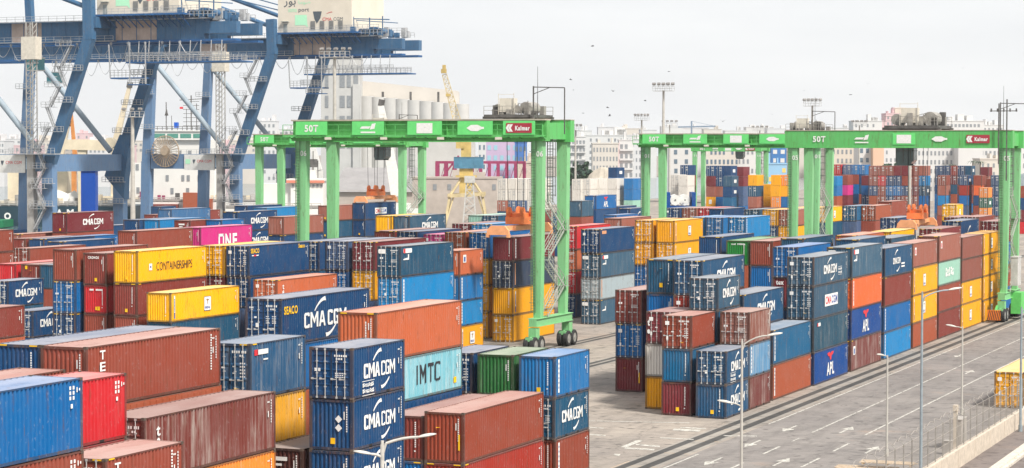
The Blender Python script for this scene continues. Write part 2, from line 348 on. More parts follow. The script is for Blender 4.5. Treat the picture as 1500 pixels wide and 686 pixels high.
for i in range(7):
    b = MB(); rr = random.Random(i); w, l = 1.25, 3.1+rr.random()*1.2
    for k in range(5): b.box(-l/2+rr.random()*.2, l/2-rr.random()*.3, -w/2+k*.26, -w/2+k*.26+.2, .1, .14, 0)
    for xx in (-l*.4, 0, l*.4): b.box(xx-.06, xx+.06, -w/2, w/2, 0, .1, 1)
    lay = (0,0,0,1,1,2,2)[i]
    o = b.build('timber_pallet', [WOODP, WOOD], None, (16.9+rr.uniform(-.8,.8)+(1.1 if i % 2 else -.3), -25.4+(i % 3)*1.9+rr.uniform(-.2,.2), lay*.2+.0), rr.uniform(-.25,.25)+.15)
    o.rotation_euler.x = rr.uniform(-.06,.06)
    tag(o, ('bottom','second','third','fourth','fifth','sixth','topmost')[i]+' pale timber pallet in the pile by the lamp foot', 'pallet', 'pallets piled by the fence')
b = MB(); 
for k in range(4): b.box(14.6,18.9,-25.6+k*1.3,-25.2+k*1.3,0,.1+.06*(k % 2))
tag(b.build('timber_stack', [WOODP]), 'stack of rough bearers under the timber pallets', 'timber')

# ------------------------------------------------------------------ street lamps and masts
def lamp_head(parent, x, y, z, ang, tilt=10, s=1.):
    b = MB(); n = 9; rings = []
    for i in range(n):
        t = i/(n-1); w = .19*math.sin(math.pi*min(1, .12+t*.86))**.6*s; h = .12*math.sin(math.pi*min(1, .1+t*.85))**.6*s
        rings.append([(t*1.0*s, w*math.cos(a), h*math.sin(a)*(1 if math.sin(a) > 0 else .55)) for a in [2*math.pi*k/10 for k in range(10)]])
    vs = [q for r in rings for q in r]; fs = [(i*10+k, i*10+(k+1) % 10, (i+1)*10+(k+1) % 10, (i+1)*10+k) for i in range(n-1) for k in range(10)]
    b.add(vs, fs+[tuple(range(10))[::-1], tuple(range((n-1)*10, n*10))])
    o = b.build('lamp_head', HEADM, parent, (x,y,z)); o.rotation_euler = (0, rad(-tilt), ang); return o
def street_lamp(base, h, arms, label, mat, r=.1):
    t = thing('street_lamp', label, 'lamp', base, 0, 'lamps along the road')
    b = MB(); b.tube((0,0,0),(0,0,.5),r*1.7,10); b.tube((0,0,.5),(0,0,h),r*1.15,10,0,r*.75); b.tube((0,0,h),(0,0,h+.12),r*.6,8); b.build('pole', mat, t)
    for ang, dz, l, rise in arms:
        a = rad(ang); dx, dy = math.cos(a), math.sin(a); b = MB()
        pts = [(0,0,h+dz-rise-.3)] + [(dx*l*q, dy*l*q, h+dz-rise+rise*(1-(1-q)**2)) for q in (.1,.3,.55,.8,1)]
        b.path(pts, r*.5, 8); b.build('arm', mat, t)
        lamp_head(t, dx*l, dy*l, h+dz, a, 10, .5 if r == .075 and len(arms) == 2 else .8)
    return t
def lamp_at(u, vtop, x, arms, label, mat, r=.1, z0=0.):
    k = ray(u, vtop); q = CAM + k*((x-CAM.x)/k.x); return street_lamp((q.x, q.y, z0), q.z-z0, arms, label, mat, r)
lamp_at(1087,500,15.8,[(20,.3,1.35,.55),(200,-3.3,.5,.2)],'pale lamp post with one long arm before the road corner containers',POLEM,.08)
lamp_at(1300,523,15.8,[(245,.1,.35,.1)],'lamp post seen end on, standing behind the timber pile',POLEM,.075)
lamp_at(1410,480,15.8,[(190,.05,.5,.1)],'farther slim lamp post behind the fence, near the cabinet',POLEM,.075)
lamp_at(1351,430,21.4,[(25,.2,1.6,.5)],'tall blue grey lamp post in front of the fence',POLEB,.085,-.3)
lamp_at(1496.5,452,21.4,[(25,.2,1.4,.4)],'lamp post with dark foot at the right frame edge',POLEB,.09,-.3)
q = pd(560,652,62)
street_lamp((q.x,q.y,-.3), q.z+.3, [(22,.22,1.0,.22),(-150,-.25,.3,.1)], 'lamp cluster low in front of the front centre containers', HEADM, .075)
def mast(u, vt, D, lab, wid=4.2, r=.3, lights=10):
    p = pd(u, vt, D); h = p.z; t = thing('floodlight_mast', lab, 'mast', (p.x,p.y,0), 0, 'floodlight masts in the yard')
    b = MB(); b.tube((0,0,0),(0,0,h-1.2),r*1.3,10,0,r*.75); b.build('pole', POLEM, t)
    b = MB(); b.box(-wid/2,wid/2,-.9,.9,h-1.4,h-1.3); b.rail((-wid/2,-.9,h-1.3),(wid/2,-.9,h-1.3),1.0,1.0,.03); b.rail((-wid/2,.9,h-1.3),(wid/2,.9,h-1.3),1.0,1.0,.03); b.build('platform', ROD, t)
    for i in range(lights):
        b = MB(); x = -wid/2*1.1+wid*1.1*i/(lights-1); b.box(-.26,.26,-.3,.1,-.2,.2); b.bar((0,0,-.2),(0,0,-.7),.06)
        o = b.build('floodlight', surf('floodlight_grey',(.22,.21,.2),.5), t, (x,-.5 if i % 2 else .4,h+.1)); o.rotation_euler = (rad(-25),0,rnd.uniform(-.5,.5))
mast(972,124,470,'tall floodlight mast above the middle green gantry')
mast(940,169,600,'floodlight mast left of the tall one, behind the gantry end',3.6,.28)
mast(843,184,620,'short floodlight mast right of the front gantry leg',3.4,.3,8)
mast(1190,147,520,'floodlight mast above the two meeting gantry beams',3.8)
mast(981,178,760,'low wide floodlight mast beside the tall one',5.,.25,8)
mast(1113,186,760,'small floodlight mast over the middle gantry beam',5.,.25,8)
mast(1259,178,700,'floodlight mast behind the right gantry beam, over pale roofs',4.5,.25,8)
mast(490,73,400,'floodlight mast with white platform under the crane house',5.2,.36,9)
mast(194,161,420,'pale floodlight mast beside the blue crane leg',4.,.42,6)
p = pd(1333,205,300); b = MB(); b.tube((0,0,0),(0,0,p.z),.28,10,0,.22); tag(b.build('steel_pole', POLEM, None, (p.x,p.y,0)), 'thick grey pole rising before the far container wall', 'pole')
p = pd(655,182,480)
STACKS = [
('on the near corner stack at the left edge',0.55,-100.98,12.192,'hhhh','bl:b:idr,br:b:idr'),
('behind the bright blue one at the left edge',-11.80,-80.92,6.058,'ssss','gb:b:'),
('beside the red short one at the left',-7.16,-84.49,6.058,'sssh','br:b:'),
('behind the bright blue one, short, at left',-3.74,-84.81,6.058,'sssh','rd:b:idr,rd:b:'),
('low in front of the streaked maroon one',0.30,-86.80,6.058,'ssh','br:d:texv'),
('with long ribbed side behind the red short one',-6.76,-77.29,12.192,'hhhh','br:b:texv'),
('behind the long TEX lettered brown one',-9.30,-77.23,12.192,'hhhh','nv:b:'),
('streaked stack at the front left',-2.92,-78.71,12.192,'hhh','mrw:d:texl,og:b:,br:b:'),
("beyond the TEX lettered one's far end",-5.97,-63.53,6.058,'sssh','nvw:d:cosco,ylw:b:'),
('front centre stack',-0.03,-63.75,6.058,'hsss','nv:d:cmal,nv:b:cmadia,nv:b:cma,nv:b:'),
('low to the left of the front centre stack',-2.90,-63.75,6.058,'hs','dk:b:txt'),
('low red stack at the front centre',-0.52,-48.76,12.192,'hh','brr:b:idy,rd2:b:'),
('dusty roofed low stack behind the front red one',-3.11,-48.66,12.192,'hs','mr2:b:,bl:b:'),
('orange topped stack behind the front centre',-5.98,-48.83,12.192,'hhsh','or:b:hzb,im:b:imtc'),
('beside the empty apron, front stack',-0.51,-34.69,6.058,'sss','b2:b:strip,tl:d:cmad,brr:b:strip'),
('short, between two blue ones, front centre',-3.36,-34.61,6.058,'sss','gn:b:'),
('short, left of the green one',-6.22,-34.35,6.058,'sss','nv:d:'),
('long, behind the orange topped stack',-14.47,-44.43,12.192,'hhhh','nv:d:seacocma,bl:b:'),
('middle stack left of the gantry leg',-41.88,44.94,6.058,'ssss','or:b:sq,b2:b:strip,lb:b:strip,yo:b:msc'),
('middle stack of two blues, yard centre',-39.44,25.68,12.192,'hhhh','tl:d:hapag,lb:d:strip'),
('middle stack with maroon doors over yellow ones',-46.20,33.95,12.192,'hhhh','mr:d:,yo:d:'),
('middle stack with grey blue doors',-49.04,33.92,12.192,'hhhh','gb:d:,bl:d:'),
('middle stack with yellow corner label',-52.51,20.33,12.192,'hhhh','nv:d:seaco,nv:d:'),
('wedged behind the yellow corner labelled navy one',-51.54,32.67,12.192,'hhhh','nv:d:'),
('left of the yellow corner labelled navy one',-55.19,20.25,12.192,'hhhh','yl:d:,mr:d:'),
('low, below the yellow corner labelled navy one',-47.98,17.31,12.192,'hhh','or:d:texl,bl:b:'),
('CONTAINERSHIPS lettered stack',-56.45,7.09,12.192,'hhhh','yl:b:cships,mr2:b:,br:b:'),
('stack left of the CONTAINERSHIPS lettered one',-60.31,8.16,12.192,'hhsh','mr2:b:cronos,rd:b:redend,br:b:'),
('stack with ribbed brown end over blue doors',-63.22,7.62,12.192,'hhhh','br:b:,bl:d:,nv:d:'),
('low yellow stack under the CONTAINERSHIPS one',-52.12,5.54,12.192,'hss','yl:b:msc,tl:b:'),
('low stack at the left edge with white sign',-78.44,18.94,6.058,'sss','nv:d:cma'),
('short, half hidden by blue doors at left',-73.80,16.32,6.058,'ss','nv:d:cma'),
('low at the left edge, side only',-57.58,-20.62,12.192,'sss','mr2:b:'),
('dusty roof, at the left edge, beside a maroon end',-90.05,36.96,12.192,'hhs','rd:b:'),
('between a red and a blue end at left',-87.04,37.06,12.192,'hhs','mr2:b:yel'),
('right of the maroon end at left',-84.54,36.91,12.192,'hhs','tl:b:'),
('tall stack at the left edge, side only',-103.28,43.54,12.192,'hhhs','br:b:,br:b:'),
('maroon end by the blue cranes',-124.29,88.50,12.192,'hhh','mr2:b:'),
('right of the maroon end by the blue cranes',-121.57,88.74,12.192,'hhh','nv:b:'),
('third end from the left by the blue cranes',-114.16,82.27,12.192,'hhh','nv:b:'),
('doors toward us, low at left',-106.43,63.49,12.192,'hhh','br:d:'),
('in front of the blue crane legs, large',-130.04,107.03,12.192,'hhhh','mr:b:cma'),
('long, left of the pink one',-83.06,49.90,12.192,'hhhh','br:b:'),
('large white lettering, mid left',-82.37,62.68,12.192,'hhhh','pk:b:one'),
('white lettered, behind the pink one',-111.21,122.56,12.192,'hhhh','nv:b:cma,nv:b:cma'),
('behind the left green gantry leg, dusty red side',-98.46,112.91,12.192,'hhhs','brp:b:,nv:b:'),
('corner stack beside the road junction',-3.30,1.60,6.058,'sss','brr:d:,tl2:b:,mr:b:'),
('corner stack facing the road',-0.31,0.93,6.058,'ss','nv2:d:cmal,nv2:b:cma'),
('second stack along the road',-0.31,7.15,6.058,'sss','brw:d:,lbw:b:strip,mrw2:b:'),
('grey blue stack behind the road corner',-3.10,7.90,6.058,'ssss','nvp:d:cma,tl2:b:'),
('dark red stack behind the road corner',-5.85,5.10,6.058,'sss','mr:d:texd,wh:b:,yo:b:'),
("teal ended stack at the block's end",-8.20,12.20,12.192,'hhhh','tl:b:yel,bl:b:,tl:b:,rd:b:de'),
('stack beside the teal ended one',-5.60,11.30,12.192,'hhhh','nv2:d:cma,rd2:d:'),
('outer stack by the apron',-12.46,16.41,12.192,'hhh','mr2:d:,bl:d:,mr:b:idy'),
('third stack along the road',-0.46,14.58,12.192,'hh','tl2:b:strip,or2:b:strip'),
('long stack behind the third along the road',-2.90,14.20,12.192,'hhh','nv2:d:cma'),
('blue doored stack behind the fourth along the road',-5.13,39.64,12.192,'hhhh','bl:d:aple,mr:b:texe,nv:d:'),
('fourth stack along the road',-0.30,27.12,12.192,'hhhs','nvp:d:cmal,nvp:d:cmabox,tl3:d:small,bl2:d:apl'),
('brown ended stack left of the blue doored one',-13.21,59.57,12.192,'hhhs','br:b:,bl:b:'),
('behind the CMA lettered stack, green end',-15.84,59.70,12.192,'hhhs','gn2:b:cap'),
('dark blue, left of the green ended one',-19.14,60.95,12.192,'hhhh','nv:b:'),
('fifth stack along the road',-0.30,40.77,12.192,'hhhh','nvp2:b:hapag,or3:d:strip,bl2:d:apl,mrw2:d:sq'),
('sixth stack along the road',-0.30,54.14,12.192,'sshh','nv2:b:cmas,mr2:b:,bl:b:strip,lb:b:strip'),
('seventh stack along the road',-0.30,67.20,12.192,'shhs','brp:b:sq1,yo:d:mscl,yo:d:mscl,or2:b:'),
('eighth stack along the road',-0.30,80.20,12.192,'hhsh','brp:b:sq1,mt:b:mtl,br:d:,mr2:b:'),
('ninth stack along the road',-0.30,93.30,12.192,'hsss','brp2:b:,brp2:d:,yo:d:mscl,yo:d:mscl'),
('tenth stack along the road',-0.30,106.40,12.192,'shss','yo:d:mscl,yo:d:mscl,yo:d:mscl,yo:d:mscl'),
('right of the dark ribbed teal end, long roof',-10.10,60.13,12.192,'hhhh','tl:b:'),
('behind the fifth road stack, dark side',-4.37,59.86,12.192,'hhhh','nv2:b:'),
('second row, dusty roof and orange end',-7.01,70.78,12.192,'hhhh','or:b:'),
('second row, yellow roof and side',-6.26,83.12,12.192,'hhhh','yl:b:'),
('second row, pale blue roof',-3.76,72.30,12.192,'hhhs','nvp:b:'),
('doored end behind the eighth road stack, second row',-3.17,94.71,12.192,'hhhh','mr:d:'),
('second row, swoosh on side, near the gantry',-6.66,124.83,12.192,'hhhh','nv:d:swo'),
('second row, long, behind the swoosh one',-7.99,143.98,12.192,'hhhh','mr2:d:'),
('left of the long brown one behind',-11.87,151.77,12.192,'hhhs','mr2:d:'),
('maroon doors left of the gantry leg',-1.87,125.57,12.192,'hhhh','mr:d:'),
('brown doored, mid distance, right half',-38.24,212.38,12.192,'hhhs','or2:d:'),
('teal doors beside the brown doored one',-40.74,209.38,12.192,'hhhs','tl2:d:'),
('brown, higher and farther than the brown doored one',-39.99,232.54,12.192,'hhhh','br:b:,tl2:b:'),
('alone before the far wall of containers',-25.02,215.02,6.058,'hhhh','yl:d:msc'),
('yellow side beyond the gantry legs',-43.24,197.91,12.192,'hhhs','yl:d:msc'),
('yellow doors behind the gantry leg',-45.74,192.41,12.192,'hhhs','yo:d:'),
('blue, under the orange spreader, right',-19.33,144.64,12.192,'hhhs','nv:d:'),
('yellow doors right of the teal blue ones',-46.26,179.50,12.192,'hhhs','yo:d:,nv:d:'),
('doors toward us, topmost beside amber doors, right centre',-43.77,180.07,12.192,'hhhs','brp:d:,yo:d:'),
('teal doors left of the yellow ones',-49.43,180.24,12.192,'hhhs','tl:d:'),
('white strip on its edge, right of centre',-36.31,128.25,12.192,'hhhh','lb:d:strip'),
('blue doors left of the white edged ones',-38.81,126.03,12.192,'hhhh','b2:d:'),
('light blue end right of the big yellow one',-41.31,126.28,12.192,'hhhh','lb:b:'),
('big yellow ended, centre right',-40.57,110.49,12.192,'hhhh','yo:b:msc,yo:d:msc'),
('yellow doored, left of the big yellow ended one',-43.49,110.34,12.192,'hhhh','yo:d:,yo:d:,bl:d:'),
('tall stack right of the gantry stairs',-41.31,84.90,12.192,'hshh','nv:d:seal,nvp2:d:hapag,gr:d:strip2,nvp2:d:hapag2'),
('behind the gantry stairs, red doored stack',-47.66,93.82,12.192,'hhsh','rd:d:,or:d:,rd:d:,nv:d:'),
('stack behind the front gantry leg',-41.42,58.10,12.192,'hhhs','mr:b:strip,gbd:d:strip2,yo:b:msc,yo:d:'),
('blue doored stack left of the gantry leg stack',-45.62,61.48,12.192,'hhhh','bl:d:,yo:d:,yo:d:,yo:d:'),
('brown doors left of the blue doored stack',-48.39,61.32,12.192,'hhhh','or2:d:'),
('white lettered, end toward us, yard centre',-79.94,114.56,12.192,'hhhh','nvp:b:cma'),
('yellow ended, left of the white lettered one',-82.44,114.16,12.192,'hhhh','yl:b:'),
('doors toward us, mid yard, left of pink doors',-54.12,60.92,12.192,'hhhh','nv:d:'),
('maroon end, mid yard, left of navy doors',-57.14,61.59,12.192,'hhhh','mr2:b:'),
('doors toward us, mid yard, partly hidden',-51.44,62.29,12.192,'hhhs','pk:d:'),
('doors toward us, beside the sky blue doors, yard centre',-59.35,87.86,12.192,'hhhh','mr:d:'),
('doors toward us, right of the mid yard maroon doors',-56.63,87.74,12.192,'hhhh','lb:d:'),
('mint ended, small, yard centre',-76.19,131.76,12.192,'hhhs','mt:b:'),
('dark teal doors beside the mint end',-73.69,131.03,12.192,'hhhs','tl:d:'),
('red roofed, long, right of the gantry stairs',-50.09,116.88,12.192,'hhhh','brp:b:'),
('blue doors under the gantry beam, right centre',-63.47,182.74,12.192,'hhhs','nv:d:'),
('doors toward us between blue and doors toward us under the middle gantry beam',-60.97,183.68,12.192,'hhhs','brp:d:'),
('doors toward us under the middle gantry beam',-58.47,184.74,12.192,'hhhs','rd:d:'),
('long side beside the red doors, right centre',-55.76,181.78,12.192,'hhhs','nv:b:'),
('holding the orange spreader, yard centre',-118.77,180.17,12.192,'hhhh','nv:b:cmabox,nv:b:,nv:b:'),
('dusty red side, left of the spreader container',-121.27,172.23,12.192,'hhhs','brp:b:,tl:b:'),
('bright blue long side, left centre',-124.22,155.17,12.192,'hhhs','lb:b:'),
('long and low behind the back left gantry leg',-133.49,165.57,12.192,'hhhs','nv:b:'),
('navy, behind the pink one, left',-198.14,244.88,6.058,'hhh','nv:b:'),
('maroon long, centre left back',-175.15,217.35,12.192,'hhh','mr2:b:'),
('blue grey long, back left',-133.46,141.23,12.192,'hhhs','b3:b:'),
('blue end, row before the pink one',-109.43,92.92,12.192,'hhhs','nv:b:'),
('light blue end, row before the pink one',-106.93,93.87,12.192,'hhhs','lb:b:'),
('maroon short lettered, before the pink one',-101.81,93.33,6.058,'hhhs','mr2:b:txt'),
('bright blue side, before the pink one',-99.31,97.26,6.058,'hhhs','bl:b:'),
('maroon small, back left',-167.52,192.44,6.058,'hhh','mr2:b:'),
('right behind the maroon lettered one by the cranes',-142.59,134.12,12.192,'hhh','nv:b:'),
('lighter blue long side, left',-121.79,95.25,12.192,'hhh','bl:b:'),
('pinkish brown roof, back left',-134.24,101.75,12.192,'hhh','brp:b:'),
('dusty roofed navy, mid yard right',-111.59,287.80,12.192,'hhh','nv:b:'),
('navy with swoosh, mid yard right',-103.56,272.82,12.192,'hhh','nv:b:swo'),
('blue, left of the mid yard gantry leg',-90.05,226.55,12.192,'hhh','bl:b:'),
('blue short, behind the tall stack',-106.44,242.72,12.192,'hhh','tl2:b:'),
('navy box end, behind the tall stack',-91.21,211.53,6.058,'hhhh','nvp2:b:'),
('long navy, behind the tall stack',-108.14,264.55,12.192,'hhh','nv:b:'),
('red emblem, in front of the white reefers',-105.64,258.16,12.192,'hhhh','bl:b:apl'),
('door end toward us, standing behind the fence at right',19.62,17.0,12.192,'h','yo:d:'),
]
FARCOLS = [
('first column right of the paired gantry legs, far wall',1272.6,243,620,6.06,'br:d,br:d,nv:d,or2:b,br:d'),
('second column of the far wall, maroon doors',1284.2,243,620,6.06,'br:d,rd:d,br:d,br:d,br:d'),
('third column of the far wall',1295.8,243,620,6.06,'br:d,nv:d,b2:d,nv:d,mr:d'),
('fourth column of the far wall',1307.4,243,620,6.06,'mr:b,nv:d,b2:d,mr:d,br:d'),
('fifth column of the far wall',1319.6,243,620,6.06,'mr:b,br:b,nv:d,br:d,mr:d'),
('column behind the tall grey mast, far wall',1332.5,243,620,6.06,'br:d,br:d,mr:d,br:d,br:d'),
('seventh column, blue sides showing, far wall',1343.5,243,620,6.06,'brp:b,lb:d,nvp:d:box,bl:b,brp:b'),
('column right of the blue sided one',1373,257,620,6.06,'br:d,brp:b,lb:b,brp:b'),
('back row, left of two navy tops',1369.5,243,650,6.06,'nv:d,nv:d'),
('back row, second navy top',1379.5,243,650,6.06,'nv:d,nv:d'),
('back row, maroon top',1389.5,243,650,6.06,'rd2:d,mr:d'),
('back row, navy top right',1401,243,650,6.06,'nv:d,nv:d'),
('back row, dark end and grey side',1410.5,243,650,6.06,'tl:b:box,nv:b'),
('back row, small maroon end',1435.5,245,650,6.06,'mr:b,brp:b'),
('column with dark blue over red, right of the wall',1404.6,257,620,6.06,'nv:d:box,rd2:b,bl:b,gb:b,gb:b'),
('column of brown over orange, right of the wall',1425.6,257,620,6.06,'br:b,or3:b,nv:b:box,br:b,nv:b'),
('orange and green column beside the gantry leg',1434,275,600,6.06,'og:d,dgn:d:box,og:d,or3:b'),
('navy column left of the gantry leg',1451,257,620,6.06,'nv:d,nv:d,nv:d,nv:d,mr:d'),
('narrow brown column near the gantry leg',1444,262,630,6.06,'br:b,br:b,mr:b'),
('far left top row, red doors',1219,241,640,6.06,'rd:d,rd2:b'),
('far left top row, grey blue doors',1234.5,241.5,640,6.06,'gb:d,mr:d'),
('far left top row, mid blue doors',1245,241.5,640,6.06,'b2:d,br:b'),
('far left top row, blue with blue side',1255.5,241.5,640,6.06,'b2:d,nv:b'),
('pink sided column by the gantry legs',1229.5,256.5,620,6.06,'br:b,pk:b,mr:b,br:b'),
('blue column by the gantry legs',1213.6,258,615,6.06,'lb:b,b2:b,or2:b,mr:d'),
('maroon and blue column by the thin pole',1262,257.5,630,6.06,'mr:b,bl:b,nv:d,br:d'),
('centre far block, left navy doors',1034.5,243,600,6.06,'nv:d,mr:b,brp:b,yo:b:msc'),
('centre far block, middle navy doors',1046,243,600,6.06,'nv:d,nv:d,brp:b,bl:b'),
('centre far block, lettered navy side',1057.5,243,600,6.06,'nv:b:box,nv:d,nv:d,tl2:b'),
('centre far block, second navy side',1059,258,590,6.06,'nvp:b:box,nv:b:box,tl2:b'),
('centre far block, maroon behind navy',1076.5,244.5,620,6.06,'mr:b,mr:b,gb:b'),
('lone navy on the white ones, centre',996.5,242,600,6.06,'nv:d'),
('navy lettered on the white row',891,245.5,600,6.06,'nv:b:box'),
('amber end left of the thin gantry leg',1096,256.5,590,6.06,'yo:b,tl:d,brp:b'),
('amber column right of the thin gantry leg',1129.5,256.5,590,6.06,'yo:b,yo:b,og:d'),
('tan doored column right of the amber one',1141.5,256.5,590,6.06,'og:d,yo:b,bl:b'),
('narrow amber column between thin legs',1116,270,600,6.06,'yo:b,yo:b,og:b'),
('column right of the right gantry, at the frame edge',1494.5,255,560,6.06,'gr:b,br:b,nv:b,mr:b,rd:b'),
('first white reefer end left of the front gantry leg',728.5,262,560,12.19,'wh:d,wh:d,brp:d'),
('second white reefer end left of the front gantry leg',743,262,560,12.19,'wh:b:box,wh:d,gb:d'),
('third white reefer end beside the gantry cables',757,262,560,12.19,'wh:d,wh:d,gb:d'),
('fourth white reefer end against the gantry leg',768,262,560,12.19,'wh:d,wh:d,wh:d'),
('white doored reefer right of the rear gantry leg',838,262.5,560,12.19,'wh:d,wh:b'),
('white reefer with long side, mid yard',851,262,560,12.19,'wh:d,wh:d,wh:b'),
('white reefer with dirty seams, mid yard',864,261.5,565,6.06,'wh:b,wh:b,wh:b'),
('plain white reefer left of the blue side',890,261.5,560,6.06,'wh:b,wh:b,wh:b'),
('blue side at the end of the white row',914,261.5,560,6.06,'b2:b,b2:b,mt:b'),
('white stack behind the thin gantry legs',982,256,590,6.06,'wh:d,wh:d,wh:b'),
('white long side behind the thin gantry legs',994,257,585,6.06,'wh:b,wh:b,wh:b'),
]
# ------------------------------------------------------------------ shipping containers
CW = 2.438; S_, H_ = 2.591, 2.896
def corr_side(mb, x, sgn, y0, y1, z0, z1, pitch, d, m=0):
    n = max(4, round((y1-y0)/pitch)); p = (y1-y0)/n; pts = []
    for i in range(n):
        a = y0+i*p; pts += [(a, 0), (a+p*.36, 0), (a+p*.5, -d), (a+p*.86, -d)]
    pts.append((y1, 0)); o = len(mb.v)
    for y, q in pts: mb.v += [(x+sgn*q, y, z0), (x+sgn*q, y, z1)]
    for i in range(len(pts)-1):
        k = o+2*i; f = (k, k+2, k+3, k+1); mb.f.append(f if sgn > 0 else f[::-1]); mb.m.append(m)
def corr_end(mb, y, sgn, x0, x1, z0, z1, n, d, m=0):
    p = (x1-x0)/n; pts = []
    for i in range(n):
        a = x0+i*p; pts += [(a, 0), (a+p*.3, 0), (a+p*.5, -d), (a+p*.8, -d)]
    pts.append((x1, 0)); o = len(mb.v)
    for x, q in pts: mb.v += [(x, y+sgn*q, z0), (x, y+sgn*q, z1)]
    for i in range(len(pts)-1):
        k = o+2*i; f = (k, k+1, k+3, k+2); mb.f.append(f if sgn > 0 else f[::-1]); mb.m.append(m)
def shell_mesh(L, H, end):
    """frame, corrugated walls, roof panels; slots: paint, roof, castings, underside"""
    b = MB(); w, l = CW/2, L/2
    for sx in (-1, 1):
        for sy in (-1, 1):
            xa, xb = sorted((sx*w, sx*(w-.15))); ya, yb = sorted((sy*l, sy*(l-.15)))
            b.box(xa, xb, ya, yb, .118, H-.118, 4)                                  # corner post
            xa, xb = sorted((sx*(w+.004), sx*(w-.165))); ya, yb = sorted((sy*(l+.004), sy*(l-.178)))
            b.box(xa, xb, ya, yb, 0, .118, 2); b.box(xa, xb, ya, yb, H-.118, H, 2)   # castings
        xa, xb = sorted((sx*(w-.003), sx*(w-.07)))
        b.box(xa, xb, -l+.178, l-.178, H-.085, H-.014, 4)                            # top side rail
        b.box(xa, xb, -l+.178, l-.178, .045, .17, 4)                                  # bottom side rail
        corr_side(b, sx*(w-.012), sx, -l+.15, l-.15, .17, H-.085, .278, .07)
        if L < 7:
            for yy in (-1.03, 1.03):
                q0, q1 = sorted((sx*(w+.001), sx*(w-.1))); b.box(q0, q1, yy-.18, yy+.18, .05, .165, 3)   # fork pockets
    for sy in (-1, 1):
        ya, yb = sorted((sy*(l-.004), sy*(l-.09)))
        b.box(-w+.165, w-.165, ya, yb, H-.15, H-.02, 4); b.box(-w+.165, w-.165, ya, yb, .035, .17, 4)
        if sy > 0 or end == 'b': corr_end(b, sy*(l-.03), sy, -w+.15, w-.15, .17, H-.15, 9, .055)
    if end == 'd': b.box(-w+.15, w-.15, -l+.13, -l+.15, .17, H-.15, 3)
    # roof: shallow transverse corrugation between the rails
    n = max(8, round((L-.2)/.42)); p = (L-.2)/n; z = H-.03; o = len(b.v); pts = []
    for i in range(n):
        a = -l+.1+i*p; pts += [(a, z), (a+p*.42, z), (a+p*.5, z-.02), (a+p*.92, z-.02)]
    pts.append((l-.1, z))
    for y, zz in pts: b.v += [(-w+.07, y, zz), (w-.07, y, zz)]
    for i in range(len(pts)-1):
        k = o+2*i; b.f.append((k, k+1, k+3, k+2)); b.m.append(1)
    for sx in (-1, 1):
        xa, xb = sorted((sx*(w-.07), sx*(w-.004))); b.quad((xa, -l+.178, z+.018), (xb, -l+.178, z+.018), (xb, l-.178, z+.018), (xa, l-.178, z+.018), 1)
    for sy in (-1, 1):
        ya, yb = sorted((sy*(l-.01), sy*(l-.1))); b.quad((-w+.165, ya, z+.012), (w-.165, ya, z+.012), (w-.165, yb, z+.012), (-w+.165, yb, z+.012), 1)
    b.quad((-w+.07, -l+.09, .1), (-w+.07, l-.09, .1), (w-.07, l-.09, .1), (w-.07, -l+.09, .1), 3)
    return b.mesh('container_shell')
def door_mesh(H, sx, style):
    """one leaf: pressed panel with horizontal ribs and a gasket; hinge blocks at the outer edge"""
    b = MB(); x0, x1 = (.012, 1.07) if sx > 0 else (-1.07, -.012); z0, z1 = .18, H-.16; n = 5 if style == 0 else 3
    zs = [(z0, 0), (z0+.2, 0)]; st = (z1-z0-.4)/n
    for i in range(n):
        a = z0+.2+i*st; zs += [(a+st*.08, -.035), (a+st*.80, -.035), (a+st*.9, 0), (a+st, 0)]
    zs.append((z1, 0)); o = len(b.v)
    for z, d in zs: b.v += [(x0+.05, -d-.0, z), (x1-.05, -d-.0, z)]
    for i in range(len(zs)-1):
        k = o+2*i; b.f.append((k, k+1, k+3, k+2)); b.m.append(0)
    for a, c in ((x0, x0+.05), (x1-.05, x1)): b.box(a, c, -.008, .03, z0, z1, 0)
    xe = x0 if sx > 0 else x1
    b.box(xe-.014, xe+.014, -.014, .02, z0, z1, 1)
    b.box(x0, x1, -.012, .02, z0-.02, z0+.012, 1); b.box(x0, x1, -.012, .02, z1-.012, z1+.02, 1)
    xo = x1 if sx > 0 else x0
    for t in (.12, .38, .62, .88): zz = z0+(z1-z0)*t; b.box(xo-.02 if sx > 0 else xo-.09, xo+.09 if sx > 0 else xo+.02, -.03, .0, zz-.05, zz+.05, 0)
    return b.mesh('door_leaf')
def rod_mesh(H):
    b = MB(); b.tube((0, -.055, .06), (0, -.055, H-.06), .024, 6)
    for z in (.09, H-.09): b.box(-.05, .05, -.075, -.0, z-.05, z+.05)
    for z in (.62, H*.5, H-.7): b.box(-.055, .055, -.07, -.01, z-.03, z+.03)
    b.box(-.30, .02, -.085, -.06, .98, 1.03); b.box(-.33, -.2, -.07, -.02, .96, 1.06)
    return b.mesh('locking_rod')
def mark_rects(rows):
    b = MB()
    for x0, x1, z0, z1 in rows: b.quad((x0, 0, z0), (x1, 0, z0), (x1, 0, z1), (x0, 0, z1))
    return b.mesh('lettering')
def dashes(x, z, w, h, n, gap=.35):
    c = w/n; return [(x+i*c, x+i*c+c*(1-gap), z, z+h) for i in range(n)]
_r = random.Random(5)
MARKS = {}
